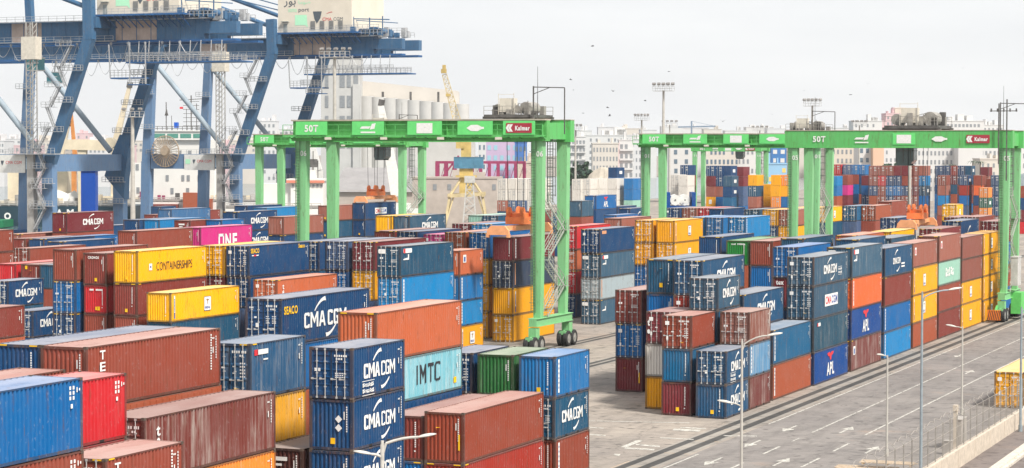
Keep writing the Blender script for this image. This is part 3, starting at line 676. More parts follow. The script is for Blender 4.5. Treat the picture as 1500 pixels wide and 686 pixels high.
def marks(kind, H):
    k = (kind, H)
    if k in MARKS: return MARKS[k]
    R = []
    if kind == 'door0':
        R = dashes(.22, H-.52, .46, .12, 4)+dashes(.74, H-.52, .26, .12, 2)+dashes(.5, H-.7, .3, .1, 3)
        for i in range(4): R += dashes(.2, H-1.12-.13*i, .22+.05*(i % 2), .055, 4)+dashes(.62, H-1.12-.13*i, .3, .055, 3)
        R += dashes(.3, H-1.85, .5, .08, 5)+dashes(-.92, H-.62, .3, .1, 3)+dashes(-.6, H-1.2, .26, .1, 1)+[(-.5, -.3, H-1.75, H-1.5)]
    elif kind == 'door1':
        R = dashes(.16, H-.5, .5, .13, 4)+dashes(.72, H-.5, .3, .13, 3)+dashes(.6, H-.68, .25, .1, 2)
        for i in range(5): R += dashes(.62, H-1.05-.17*i, .34, .07, 3)+(dashes(.2, H-1.05-.17*i, .2, .06, 2) if i % 2 else [])
        R += [(-.95, -.62, H-.75, H-.45), (-.45, -.25, H-1.3, H-1.22), (-.85, -.7, H-1.9, H-1.6)]
    elif kind == 'door2':
        R = dashes(.2, H-.45, .75, .1, 6)+dashes(.3, H-.6, .4, .09, 3)+dashes(.25, H-1.3, .6, .05, 5)+dashes(.25, H-1.4, .5, .05, 4)+dashes(.25, H-1.5, .6, .05, 5)+dashes(-.9, H-1.2, .4, .16, 2)
    elif kind == 'blank':
        for i in range(13): R.append((.66, .74, H-.42-.115*i, H-.34-.115*i))
        R += dashes(.62, H-2.05, .16, .08, 1)
    elif kind == 'blank1':
        for i in range(11): R.append((.84, .91, H-.42-.12*i, H-.335-.12*i))
        R += [(.7, .76, H-1.0, H-.6)]
    elif kind == 'side':       # x is measured from the far edge of the side, towards the near end
        for i in range(9): R.append((-.50, -.43, H-.45-.13*i, H-.36-.13*i))
        R += dashes(-.85, H-.5, .24, .08, 3)+[(-.8, -.72, H-1.2, H-.9)]
    elif kind == 'sidehi':
        for j in (-.95, -.72): R += [(j, j+.12, H-.42-.2*i, H-.28-.2*i) for i in range(3)]
        R += [(-.45, -.38, H-.55, H-.35), (-.28, -.2, H-.5, H-.4), (-.86, -.72, H-1.15, H-.98)]
    elif kind == 'texcol':
        for i in range(12): R.append((-.62, -.54, H-.4-.13*i, H-.31-.13*i))
        for i in range(7): R.append((-.40, -.33, H-.45-.13*i, H-.36-.13*i))
    me = mark_rects(R); MARKS[k] = me; return me
def tri_mesh():
    if 'tri' not in MARKS:
        b = MB(); b.add([(-.16, 0, 0), (.16, 0, 0), (.0, 0, .3)], [(0, 1, 2)]); MARKS['tri'] = b.mesh('warning_triangle')
    return MARKS['tri']
def rect(w, h, r=0.):
    k = ('rect', w, h, r)
    if k not in MARKS:
        b = MB(); pts = []
        if r:
            for cx, cy, a0 in ((w/2-r, h/2-r, 0), (-w/2+r, h/2-r, 90), (-w/2+r, -h/2+r, 180), (w/2-r, -h/2+r, 270)):
                pts += [(cx+r*math.cos(rad(a0+i*30)), cy+r*math.sin(rad(a0+i*30)), 0) for i in range(4)]
        else: pts = [(-w/2, -h/2, 0), (w/2, -h/2, 0), (w/2, h/2, 0), (-w/2, h/2, 0)]
        b.add(pts, [tuple(range(len(pts)))]); MARKS[k] = b.mesh('panel')
    return MARKS[k]
def poly(key, pts):
    if key not in MARKS:
        b = MB(); b.add([(x, y, 0) for x, y in pts], [tuple(range(len(pts)))]); MARKS[key] = b.mesh('emblem')
    return MARKS[key]
def swoosh(w, h, up):
    k = ('sw', w, h, up)
    if k not in MARKS:
        b = MB(); n = 10; vs = []
        for i in range(n+1):
            t = i/n; x = -w/2+w*t; y = h*(math.sin(t*math.pi/2)**.9)-h/2; th = .05+.26*h*t
            if not up: x, y = -x, -y; th = -th
            vs += [(x, y, 0), (x+.07*(1 if up else -1), y-th, 0)]
        b.add(vs, [(2*i, 2*i+1, 2*i+3, 2*i+2) for i in range(n)]); MARKS[k] = b.mesh('swoosh')
    return MARKS[k]
def stroke_letter(ch, w, h, t):
    k = ('stk', ch, w, h, t)
    if k not in MARKS:
        b = MB(); e = t*.75; q = lambda x0, y0, x1, y1, z: b.quad((x0,y0,z),(x1,y0,z),(x1,y1,z),(x0,y1,z))
        if ch == 'I': q(-w/2,-h/2,w/2,h/2,0)
        elif ch == 'T': q(-w/2,h/2-.2,w/2,h/2,0); q(-t/2,-h/2,t/2,h/2-.2,0)
        elif ch in 'CG':
            c_ = min(w, h)*.16
            b.add([(-w/2,-h/2+c_,0),(-w/2+c_,-h/2,0),(-w/2+t,-h/2,0),(-w/2+t,h/2,0),(-w/2+c_,h/2,0),(-w/2,h/2-c_,0)],[tuple(range(6))])
            b.add([(-w/2+t,h/2-e,0),(w/2,h/2-e,0),(w/2,h/2-c_*.6,0),(w/2-c_*.6,h/2,0),(-w/2+t,h/2,0)],[tuple(range(5))]); b.add([(-w/2+t,-h/2,0),(w/2-c_*.6,-h/2,0),(w/2,-h/2+c_*.6,0),(w/2,-h/2+e,0),(-w/2+t,-h/2+e,0)],[tuple(range(5))])
            q(w/2-t,h/2-e-h*.07,w/2,h/2-e,0)
            if ch == 'G': q(w/2-t,-h/2+e,w/2,h*.06,0); q(w/2-t-w*.14,-h*.1,w/2-t,h*.06,0)
            else: q(w/2-t,-h/2+e,w/2,-h/2+e+h*.07,0)
        elif ch == 'A':
            m_ = w*.10; b.add([(-w/2,-h/2,0),(-w/2+t,-h/2,0),(0,h/2-e*1.1,0),(0,h/2,0),(-m_-t*.25,h/2,0)],[tuple(range(5))]); b.add([(w/2-t,-h/2,0),(w/2,-h/2,0),(m_+t*.25,h/2,0),(0,h/2,0),(0,h/2-e*1.1,0)],[tuple(range(5))])
            b.quad((-w*.26,-h*.26,.002),(w*.26,-h*.26,.002),(w*.2,-h*.08,.002),(-w*.2,-h*.08,.002))
        elif ch == 'M':
            q(-w/2,-h/2,-w/2+t,h/2,0); q(w/2-t,-h/2,w/2,h/2,0); y0 = -h*.12
            b.add([(-w/2+t,h/2,0),(-w/2+t,h/2-h*.32,0),(0,y0-h*.16,0),(0,y0+h*.16,0)],[(0,1,2,3)]); b.add([(w/2-t,h/2,0),(0,y0+h*.16,0),(0,y0-h*.16,0),(w/2-t,h/2-h*.32,0)],[(0,1,2,3)])
        MARKS[k] = b.mesh('letter')
    return MARKS[k]
def smudge(w, h, n, seed=0):
    """lettering too small to read in the photo: a row of uneven blocks"""
    k = ('smudge', w, h, n, seed)
    if k not in MARKS:
        b = MB(); rr = random.Random(seed+n); c = w/n
        for i in range(n):
            x0 = -w/2+i*c; x1 = x0+c*rr.uniform(.62,.92); y0 = -h/2+h*rr.choice((0,0,.12)); y1 = h/2-h*rr.choice((0,0,.2)); m = y0+(y1-y0)*rr.uniform(.35,.6)
            b.quad((x0,y0,0),(x1,y0,0),(x1,m,0),(x0,m,0)); b.quad((x0,m+h*.08,0),(x0+(x1-x0)*rr.uniform(.5,1),m+h*.08,0),(x1,y1,0),(x0,y1,0))
        MARKS[k] = b.mesh('small_lettering')
    return MARKS[k]
def diamond(w): return poly(('dia', w), [(0, -w), (w, 0), (0, w), (-w, 0)])

PROUD = CW/2+.012
def logo(root, lg, L, H, key):
    """lettering on the long side (side) or the near end"""
    near = -L/2
    def side(me, mat, f, z, name='lettering'): o = decal(name, me, mat, root); on_side(o, near+f, z, PROUD); return o
    def end(me, mat, x, z, name='lettering'): o = decal(name, me, mat, root); on_end(o, x, z, near-.012); return o
    if lg in ('cma', 'cmal', 'cmas', 'cmad', 'cmadia'):
        c, w, h = (L*.5, 3.6, .95) if L < 7 else (L*.55, 5.2, 1.1)
        if lg == 'cmas': c, w, h = L*.42, 3.3, .8
        if lg == 'cmal' and L > 7: c, w, h = L*.46, 4.6, 1.0
        h *= .78; lw = w*.148
        for j, (ch, ww, xx) in enumerate((('C',.92,.46),('M',1.34,1.67),('A',1.1,2.93))): side(stroke_letter(ch, lw*ww, h, lw*.34), WHITE, c-w*.5+lw*xx, H*.51)
        for j, (ch, ww, xx) in enumerate((('C',.84,.42),('G',.86,1.36),('M',1.2,2.48))): side(stroke_letter(ch, lw*ww, h, lw*.25), WHITE, c+w*.055+lw*xx, H*.51)
        sw = .95 if L < 7 else 1.35
        side(swoosh(sw, .55, True), WHITE, c-w*.08, H*.81, 'swoosh'); side(swoosh(sw, .5, False), WHITE, c+w*.2, H*.205, 'swoosh')
        if lg in ('cmal',):
            if L < 7: q, z = L*.29, H*.24
            else: q, z = c+w*.78, H*.45
            for i, t in enumerate((9, 8)): side(smudge(1.3, .2, t, i), WHITE, q, z-.3*i)
            side(rect(1.4, .03), WHITE, q, z+.2); side(rect(1.4, .03), WHITE, q, z-.52)
        if lg == 'cmas':
            for i in range(2): side(rect(1.5, .16), WHITE, c+w*.85, H*.38-.3*i)
    if lg == 'cmadia':
        for zz in (.62, .45): end(diamond(.2), WHITE, .42, H*zz, 'placard')
    elif lg == 'swo': side(swoosh(1.9, .9, True), WHITE, L*.45, H*.6, 'swoosh')
    elif lg == 'cmabox':
        side(rect(4.6, 1.05), WHITE, L*.5, H*.5, 'panel')
        o = side(text_mesh('CMA', 2.0, .72, .03), REDM, L*.5-1.05, H*.5); o.location.x += .006
        o = side(text_mesh('CGM', 2.0, .72, .03), BLUEM, L*.5+1.1, H*.5); o.location.x += .006
    elif lg == 'seacocma':
        side(text_mesh('SEACO', 1.75, .5, .03), YELLOW, 1.25, H*.74)
        [side(stroke_letter(ch, ww, .95, .22), WHITE, L*.5+xx, H*.47) for ch, ww, xx in (('C',.72,-2.75),('M',1.05,-1.75),('A',.9,-.68),('C',.7,.42),('G',.7,1.24),('M',.98,2.2))]
        side(swoosh(1.5, .8, True), WHITE, L*.5-1.0, H*.8, 'swoosh'); side(swoosh(1.5, .8, False), WHITE, L*.5+.6, H*.2, 'swoosh')
    elif lg == 'seaco':
        side(text_mesh('SEACO', 1.6, .45, .03), YELLOW, 1.15, H*.83); side(text_mesh('Seaco', 1.3, .42, .03), YELLOW, L-1.7, H*.88)
        side(rect(1.3, .1), WHITE, 1.2, H*.68); side(rect(.5, .14), REDM, 1.15, H*.68).location.x += .005
    elif lg == 'seal': side(rect(1.5, .38), ORSTRIP, 1.35, H*.86)
    elif lg in ('hapag', 'hapag2'):
        if lg == 'hapag':
            side(rect(1.9, .42, .1), WHITE, 1.55, H*.84, 'panel'); side(rect(.42, .4), REDM, .85, H*.84).location.x += .005
        side(poly('foot', [(-.7, -.22), (.55, -.22), (.55, .3), (.3, .3), (.3, -.02), (-.2, -.05), (-.7, -.12)]), WHITE, 1.3, H*.62)
        end(rect(.75, .42, .12), WHITE, -.7, H-.5, 'panel')
    elif lg in ('apl', 'aple'):
        c = L*.47; k = 1.0 if lg == 'apl' else .7
        side(poly('eagle', [(-1.15, .28), (-.3, .36), (0, .2), (.3, .36), (1.15, .34), (.9, .1), (.35, .0), (.22, -.32), (0, -.42), (-.22, -.26), (-.4, -.04), (-.9, .04)]), REDM, c, H*(.76 if lg == 'apl' else .6), 'emblem')
        if lg == 'apl': side(text_mesh('APL', 2.6, 1.15, .03), WHITE, c, H*.37)
    elif lg == 'cships':
        side(text_mesh('CONTAINERSHIPS', 6.3, .75, .0), BLACK, L*.52, H*.48); side(rect(.5, .6), WHITE, L*.18, H*.48, 'panel'); side(diamond(.14), BLUEM, L*.18, H*.48).location.x += .005
    elif lg in ('msc', 'mscl'):
        c = L*.52 if lg == 'msc' else L*.45
        side(rect(1.25, 1.3, .12), BLACK, c, H*.5, 'panel'); side(rect(1.17, 1.22, .1), WHITE, c, H*.5, 'panel').location.x += .005
        o = side(poly('mastem', [(-.06, -.2), (.06, -.2), (.06, .1), (.22, .14), (.22, .22), (.05, .22), (.0, .34), (-.05, .22), (-.22, .22), (-.22, .14), (-.06, .1)]), surf('emblem_brown', (.3, .16, .06)), c, H*.56, 'emblem'); o.location.x += .01
        o = side(smudge(.95, .22, 5), BLUEM, c, H*.36); o.location.x += .01
        side(rect(.2, H*.78), WHITE, .62, H*.5, 'strip'); o = side(rect(.17, H*.2), BLUEM, .62, H*.22); o.location.x += .006
        for i in range(9): o = side(rect(.13, .09), BLUEM, .62, H*.76-i*.125); o.location.x += .006
    elif lg == 'one':
        for j, (t, ww) in enumerate((('N', 1.3), ('E', 1.05))): side(text_mesh(t, ww, 1.65, .04), WHITE, L*.5+.25+1.6*j, H*.4)
        for a, bb, c, d in ((-1.0, .32, 0, 1.65), (.0, .3, 0, 1.65), (-.5, 1.3, .68, .32)): side(rect(bb, d), WHITE, L*.5-1.0+a+.15, H*.4+c)
    elif lg == 'texv':
        for i, ch in enumerate('TEX'): side(text_mesh(ch, .46, .42, .02), WHITE, 1.35 if L > 7 else .9, H*.84-i*.54)
        for i in range(14): side(rect(.12, .08), WHITE, L-.95, H*.9-i*.13)
    elif lg == 'texl':
        for i, ch in enumerate('tex'): side(text_mesh(ch, .34, .45, .02), WHITE, 1.2, H*.76-i*.54)
    elif lg == 'imtc':
        for i, (ch, ww) in enumerate((('I', .17), ('M', .9), ('T', .85), ('C', .8))): side(stroke_letter(ch, ww, 1.15, .17), BLACK, L*.455+(0, .85, 1.95, 2.95)[i], H*.55)
        side(rect(.4, .36), YELLOW, L-1.1, H*.25)
    elif lg == 'cronos': end(text_mesh('CRONOS', 1.15, .24, .04), WHITE, -.15, H-.42)
    elif lg == 'redend':
        end(rect(.42, .15), WHITE, -.42, H-.42); end(rect(.72, .15), WHITE, .38, H-.42); end(rect(.3, .34), YELLOW, .3, .5)
    elif lg == 'texe': end(text_mesh('tex', .75, .42, .05), WHITE, -.55, H-.45); end(rect(.24, .24), ORSTRIP, .75, .5)
    elif lg == 'texd': end(text_mesh('t', .2, .5, .05), WHITE, -.98, H-.9).location.y -= .05; end(text_mesh('e', .24, .36, .05), WHITE, -.98, H-1.6).location.y -= .05
    elif lg == 'de': end(text_mesh('DE', .5, .3, .04), WHITE, -.45, H-.7)
    elif lg == 'cap':
        end(smudge(.5, .17, 4), WHITE, -.4, H-.38); end(smudge(.85, .17, 8), WHITE, .42, H-.38)
    elif lg == 'txt':
        end(rect(.9, .2), WHITE, -.1, H-.55); end(rect(.5, .12), WHITE, -.2, H-.85)
    elif lg in ('strip', 'strip2'):
        side(rect(.24, H*.8), WHITE if lg == 'strip' else ORSTRIP, .55, H*.52, 'strip')
        if lg == 'strip':
            for i in range(6): o = side(rect(.1, .12), BLUEM, .55, H*.82-i*.3); o.location.x += .005
    elif lg == 'small':
        side(rect(1.1, .3), WHITE, 1.7, H*.82, 'panel'); side(rect(.3, .3), REDM, 1.3, H*.82).location.x += .005
    elif lg == 'cosco':
        side(rect(1.15, .26), WHITE, 1.3, H*.83); side(rect(.4, .3), REDM, .6, H*.83); side(rect(.5, .08), WHITE, 1.6, H*.69)
    elif lg in ('sq', 'sq1'):
        side(rect(.8, .8), WHITE, 1.2, H*.66, 'panel'); side(rect(.4, .5), BLUEM if lg == 'sq' else REDM, 1.2, H*.64).location.x += .005
    elif lg == 'mtl': side(smudge(4.6, .95, 5, 2), WHITE, L*.5, H*.52)
    elif lg == 'idy':
        o = end(rect(.1, .9), YELLOW, .92, H*.42); end(tri_mesh(), YELLOW, -.35, H*.7)
    elif lg == 'yel':
        end(rect(.28, .36), YELLOW, .05 if key == 'tl' else -.55, H*.26 if key == 'tl' else H*.86); end(tri_mesh(), YELLOW, .05, H*.74)
    elif lg == 'hzb':
        for sx in (-1, 1):
            end(rect(.4, .07), YELLOW, sx*.85, H-.07)
        for i in range(8): end(rect(.08, .12), WHITE, .55, H*.8-i*.15)

COLW = dict(nv='dark blue', nv2='navy blue', nvw='faded blue', nvp='grey blue', nvp2='dusty blue', bl='bright blue', bl2='deep blue', b2='mid blue', b3='slate blue', lb='sky blue', lbw='whitish blue', tl='teal blue',
  tl2='peacock blue', tl3='dull teal', br='brown', brr='red brown', brp='pinkish brown', brp2='dusty brown', brw='streaked brown', mr='maroon', mr2='dull maroon', mrw='weathered maroon', mrw2='scuffed maroon', dk='dark brown',
  rd='red', rd2='brick red', og='orange', yl='yellow', yo='amber yellow', ylw='scuffed yellow', gn='dark green', gn2='grass green', dgn='bottle green', gr='light grey', gb='grey blue', gbd='slate', wh='white', pk='pink', im='pale turquoise', mt='mint green')
COLW['or'] = 'rusty orange'; COLW['or2'] = 'rust brown'; COLW['or3'] = 'vivid orange'
LOGW = dict(cma='CMA CGM', cmal='CMA CGM', cmas='CMA CGM', cmad='CMA CGM', cmadia='CMA CGM', cmabox='boxed CMA CGM', seacocma='SEACO', seaco='SEACO', apl='APL', cships='CONTAINERSHIPS', one='ONE', texv='TEX', texl='tex', imtc='IMTC', cronos='CRONOS', texe='tex', de='DE', msc='white panel', mscl='white panel')
ORD = ['topmost', 'second from top', 'third from top', 'fourth from top', 'lowest']
SHELL, DOOR, RODM = {}, {}, {}
GROUP = 'containers stacked in the port yard'
HIDDEN = []                                   # boxes that stand wholly behind others: (x, y, z, L, H, colour)
FAM = ['nv', 'br', 'mr2', 'bl', 'or2', 'tl', 'gb']
def container(x, y, z, L, H, key, end, lg, label, detail=True, kind=0):
    """x: right face, y: near end, z: base."""
    root = thing('shipping_container', label, 'container', (x-CW/2+rnd.uniform(-.035,.035), y+L/2+rnd.uniform(-.05,.05), z), rnd.uniform(-.0035,.0035), GROUP)
    e = end if detail else 'b'
    k = (L, H, e)
    if k not in SHELL:
        SHELL[k] = shell_mesh(L, H, e)
        for mm in (paint(key), paint(key, True), CAST, UNDER, paint(key+'_edge')): SHELL[k].materials.append(mm)
    o = link('body', SHELL[k], root)
    for i, mm in ((0, paint(key)), (1, paint(key, True)), (4, paint(key+'_edge'))): o.material_slots[i].link = 'OBJECT'; o.material_slots[i].material = mm
    if e == 'd':
        for sx in (-1, 1):
            dk = (H, sx, kind % 2)
            if dk not in DOOR:
                DOOR[dk] = door_mesh(H, sx, kind % 2); DOOR[dk].materials.append(paint(key)); DOOR[dk].materials.append(GASKET)
            d = link('door', DOOR[dk], root, (0, -L/2+.05, 0)); d.material_slots[0].link = 'OBJECT'; d.material_slots[0].material = paint(key)
            if H not in RODM: RODM[H] = rod_mesh(H); RODM[H].materials.append(ROD)
            for rx in (.32, .78): link('locking_rod', RODM[H], d, (sx*rx, 0, 0))
        o = decal('lettering', marks('door%d' % (kind % 3), H), WHITE, root); o.location = (0, -L/2-.03, 0)
        if kind % 3 == 1: o = decal('warning_sticker', tri_mesh(), YELLOW, root); on_end(o, .45, H*.2, -L/2-.035)
    else:
        o = decal('lettering', marks('blank' if kind % 2 else 'blank1', H), WHITE, root); o.location = (0, -L/2+.018 if False else -L/2-.008, 0)
        if kind % 3 == 2: o = decal('warning_sticker', rect(.26, .3), YELLOW, root); on_end(o, .1, .5, -L/2-.012)
    o = decal('lettering', marks('sidehi' if lg in ('idr',) else 'side', H), WHITE, root); o.location = (PROUD, L/2, 0); o.rotation_euler = (0, 0, rad(90))
    if H > 2.7 and kind % 2:
        o = decal('hazard_stripe', rect(.42, .06), YELLOW, root); on_end(o, .82, H-.06, -L/2-.012)
        o = decal('hazard_stripe', rect(.42, .06), YELLOW, root); on_end(o, -.82, H-.06, -L/2-.012)
        o = decal('hazard_stripe', rect(.42, .06), YELLOW, root); on_side(o, -L/2+.45, H-.055, PROUD-.002)
    if lg: logo(root, lg, L, H, key)
    return root

for desc, x, y, L, hs, vis in STACKS:
    zs, z = [], 0.
    for c in hs: zs.append(z); z += S_ if c == 's' else H_
    n = len(hs); vl = vis.split(',')
    for i in range(n):                      # i counts from the top
        t = n-1-i; H = S_ if hs[t] == 's' else H_
        if i < len(vl):
            key, end, lg = (vl[i].split(':')+['', ''])[:3]
            cw = COLW[key]; lw = LOGW.get(lg)
            lab = cw+' container'+(' lettered '+lw if lw and 'panel' not in lw else ' with '+lw if lw else '')
            if len(vl) == 1: lab += ', '+desc
            else: lab += ', '+ORD[i]+', '+desc
            container(x, y, zs[t], L, H, key, end, lg, ' '.join(lab.split()[:16]), True, rnd.randrange(6))
        else: HIDDEN.append((x, y, zs[t], L, H, rnd.choice(FAM)))

# the far wall of containers, seen end-on across the yard: too small in the photo for parts
FARM = {}
def far_mesh(L, H, end):
    b = MB(); w, l = CW/2, L/2; b.box(-w, w, -l, l, .05, H-.03, 0)
    b.quad((-w, -l, H), (w, -l, H), (w, l, H), (-w, l, H), 1)
    for sx in (-1, 1):
        a, c = sorted((sx*(w+.01), sx*(w-.15))); b.box(a, c, -l-.012, -l+.16, 0, H, 2); b.box(a, c, l-.16, l+.01, 0, H, 2)
    n = round(L/1.0)
    for i in range(n):                      # side ribs
        yy = -l+.3+i*(L-.6)/(n-1); b.box(w-.01, w+.03, yy-.12, yy+.12, .2, H-.12, 0)
    if end == 'd':
        b.box(-.03, .03, -l-.03, -l, .15, H-.12, 2)
        for x in (-.8, -.33, .33, .8): b.box(x-.035, x+.035, -l-.06, -l-.01, .1, H-.1, 3)
        for x0, x1, z0, z1 in ((.2, .9, H-.75, H-.45), (.3, .9, H-1.4, H-1.1), (-.9, -.5, H-.8, H-.55)): b.box(x0, x1, -l-.02, -l-.005, z0, z1, 3)
    else:
        for i in range(5): xx = -.9+i*.45; b.box(xx-.1, xx+.1, -l-.03, -l, .2, H-.15, 0)
    return b.mesh('far_container')
def far_container(x, y, z, L, H, key, end, label, lg=None):
    k = (L, round(H, 3), end)
    if k not in FARM:
        FARM[k] = far_mesh(*k)
        for mm in (paint(key), paint(key, True), CAST, ROD): FARM[k].materials.append(mm)
    o = link('shipping_container', FARM[k], None, (x-CW/2, y+L/2, z))
    for i, mm in enumerate((paint(key), paint(key, True))): o.material_slots[i].link = 'OBJECT'; o.material_slots[i].material = mm
    tag(o, label, 'container', GROUP)
    if lg == 'box': on_side(decal('lettering', rect(2.2, .9), WHITE, o), 0, H*.5, PROUD+.03)
    if lg == 'msc': on_end(decal('panel', rect(.8, 1.2), WHITE, o), 0, H*.5, -L/2-.05)
    return o
FAR_N = [0]
for where, u, v, D, L, cols in FARCOLS:
    p = pd(u, v, D); z = p.z; n = max(1, round(z/2.72)); H = z/n
    for i in range(n):
        zz = z-(i+1)*H
        if i < len(cols.split(',')):
            c = cols.split(',')[i]
            if c == '-': continue
            key, end, lg = (c.split(':')+['', ''])[:3]; FAR_N[0] += 1
            if FAR_N[0] <= 74: far_container(p.x+CW, p.y, zz, L, H, key, end, f'{COLW[key]} container, {ORD[min(i,4)]}, {where}', lg)
            else: HIDDEN.append((p.x+CW, p.y, zz, L, H, key, end, lg))
        else: HIDDEN.append((p.x+CW, p.y, zz, L, H, rnd.choice(FAM)))
hb = MB(); hm = []
for x, y, z, L, H, key, *ex in HIDDEN:
    for mm in (paint(key), paint(key, True)):
        if mm not in hm: hm.append(mm)
    a, c = hm.index(paint(key)), hm.index(paint(key, True))
    hb.box(x-CW, x, y, y+L, z+.03, z+H-.03, a); hb.quad((x-CW, y, z+H-.01), (x, y, z+H-.01), (x, y+L, z+H-.01), (x-CW, y+L, z+H-.01), c)
    for xx in (x-CW, x-.16):
        for yy in (y, y+L-.16): hb.box(xx-.003, xx+.163, yy-.003, yy+.163, z, z+H, a)
    nn = int(L/.56)
    for i in range(nn): yy = y+.25+i*(L-.5)/(nn-1); hb.box(x-.01, x+.03, yy-.13, yy+.13, z+.2, z+H-.12, a)
    if ROD not in hm: hm.append(ROD)
    if WHITE not in hm: hm.append(WHITE)
    if ex and ex[0] == 'd':
        for q in (-.8, -.33, .33, .8): xx = x-CW/2+q; hb.box(xx-.03, xx+.03, y-.06, y-.01, z+.1, z+H-.1, hm.index(ROD))
        for x0, x1, z0, z1 in ((.2, .9, H-.75, H-.45), (.3, .9, H-1.4, H-1.1), (-.9, -.5, H-.8, H-.55)): hb.box(x-CW/2+x0, x-CW/2+x1, y-.02, y-.005, z+z0, z+z1, hm.index(ROD))
    else:
        for i in range(5): xx = x-CW+.3+i*.46; hb.box(xx-.1, xx+.1, y-.03, y+.01, z+.2, z+H-.15, a)
    if ex and ex[1] == 'box': hb.box(x+.03, x+.045, y+L*.5-1.1, y+L*.5+1.1, z+H*.35, z+H*.65, hm.index(WHITE))
    if ex and ex[1] == 'msc': hb.box(x-CW/2-.4, x-CW/2+.4, y-.045, y-.031, z+H*.3, z+H*.72, hm.index(WHITE))
o = hb.build('stacked_containers', hm); tag(o, 'mass of further containers lower in the stacks and across the far yard', 'containers', None, 'stuff')
# ------------------------------------------------------------------ rubber-tyred gantry cranes
GRN = paint('gg')
GRNL = paint('gl')
GRND = surf('gantry_web_green', (.10,.40,.10), .5, var=.3, scale=.8)
GRNP = surf('gantry_panel_green', (.13,.62,.17), .45, var=.08)
DECK = surf('dusty_deck', (.40,.35,.29), .8, var=.2)
MACH = surf('machinery_grey', (.30,.285,.26), .6, var=.4, scale=.8); MACHD = surf('machinery_dark', (.10,.095,.09), .6, var=.5, scale=1)
CREAM = surf('cream_cabinet', (.60,.56,.48), .6, var=.15)
RUB = surf('tyre_rubber', (.03,.03,.032), .85, var=.3); RIM = surf('wheel_rim', (.34,.34,.32), .5, .3)
SPR = surf('spreader_orange', (.75,.20,.06), .55, var=.25, scale=1); SPRP = surf('spreader_faded_orange', (.78,.36,.17), .6, var=.2, scale=1)
GLASS = surf('cab_glass', (.05,.09,.09), .08, spec=.6); CABLE = surf('black_cable', (.03,.03,.035), .6)
KAL = surf('maroon_sign', (.34,.03,.05), .5, var=.1); STAIR = surf('stair_steel', (.33,.36,.31), .5, var=.15); CABW = surf('white_cabinet', (.66,.66,.63), .5, var=.12)
HAZ = surf('hazard_orange', (.8,.22,.02), .6)
def wheel(parent, x, y, r=.72, w=.5):
    b = MB(); n = 20; prof = [(-w/2,r*.62),(-w/2,r*.9),(-w*.36,r),(w*.36,r),(w/2,r*.9),(w/2,r*.62)]
    vs = [(px, q*math.cos(2*math.pi*k/n), q*math.sin(2*math.pi*k/n)) for k in range(n) for px, q in prof]; m = len(prof)
    b.add(vs, [(k*m+i, k*m+i+1, ((k+1) % n)*m+i+1, ((k+1) % n)*m+i) for k in range(n) for i in range(m-1)])
    o = b.build('wheel', RUB, parent, (x,y,r))
    b = MB(); b.tube((-w*.42,0,0),(w*.42,0,0),r*.64,16); b.tube((w*.42,0,0),(w*.5,0,0),r*.26,10); b.build('rim', RIM, o); return o
def spreader(parent, x, y, z, hi, L=12.0, hang=True, top=21):
    """long axis along Y; head block with sheaves above"""
    sp = link('spreader', None, parent, (x,y,z)); sp.empty_display_size = .3
    b = MB(); b.box(-.55,.55,-2.6,2.6,.35,.85)
    for s in (-1,1):
        b.prism([(-1.22,0),(1.22,0),(1.15,.5),(.75,.95),(-.75,.95),(-1.15,.5)], 'y', s*6.0-.2, s*6.0+.2); b.box(-.3,.3,min(s*2.6,s*5.9),max(s*2.6,s*5.9),.4,.8)
        for t in (-1.12,1.12): b.box(t-.12,t+.12,s*6.0-.25,s*6.0+.25,-.25,.1)
    b.build('beam', SPRP, sp)
    b = MB(); b.box(-1.0,1.0,-1.7,1.7,.95,1.7); b.box(-.6,.6,-1.1,1.1,1.7,2.1); b.build('head_block', SPR, sp)
    for sx in (-1,1):
        for sy in (-1,1):
            b = MB(); b.tube((sx*.75-.12,sy*1.3,2.2),(sx*.75+.12,sy*1.3,2.2),.55,16); b.box(sx*.75-.2,sx*.75+.2,sy*1.3-.35,sy*1.3+.35,1.5,2.1); b.build('sheave', SPR, sp)
    b = MB()
    for sx in (-1,1):
        for sy in (-1,1): b.tube((sx*.85,sy*1.3,2.2),(sx*1.0,sy*1.4,top-z),.035,5,0,None,False)
    b.build('hoist_rope', CABLE, sp)
def lettering(parent, s, w, h, x, y, z, mat=WHITE, bold=.03): o = decal('lettering', text_mesh(s,w,h,bold), mat, parent); on_end(o, x, z, y); return o
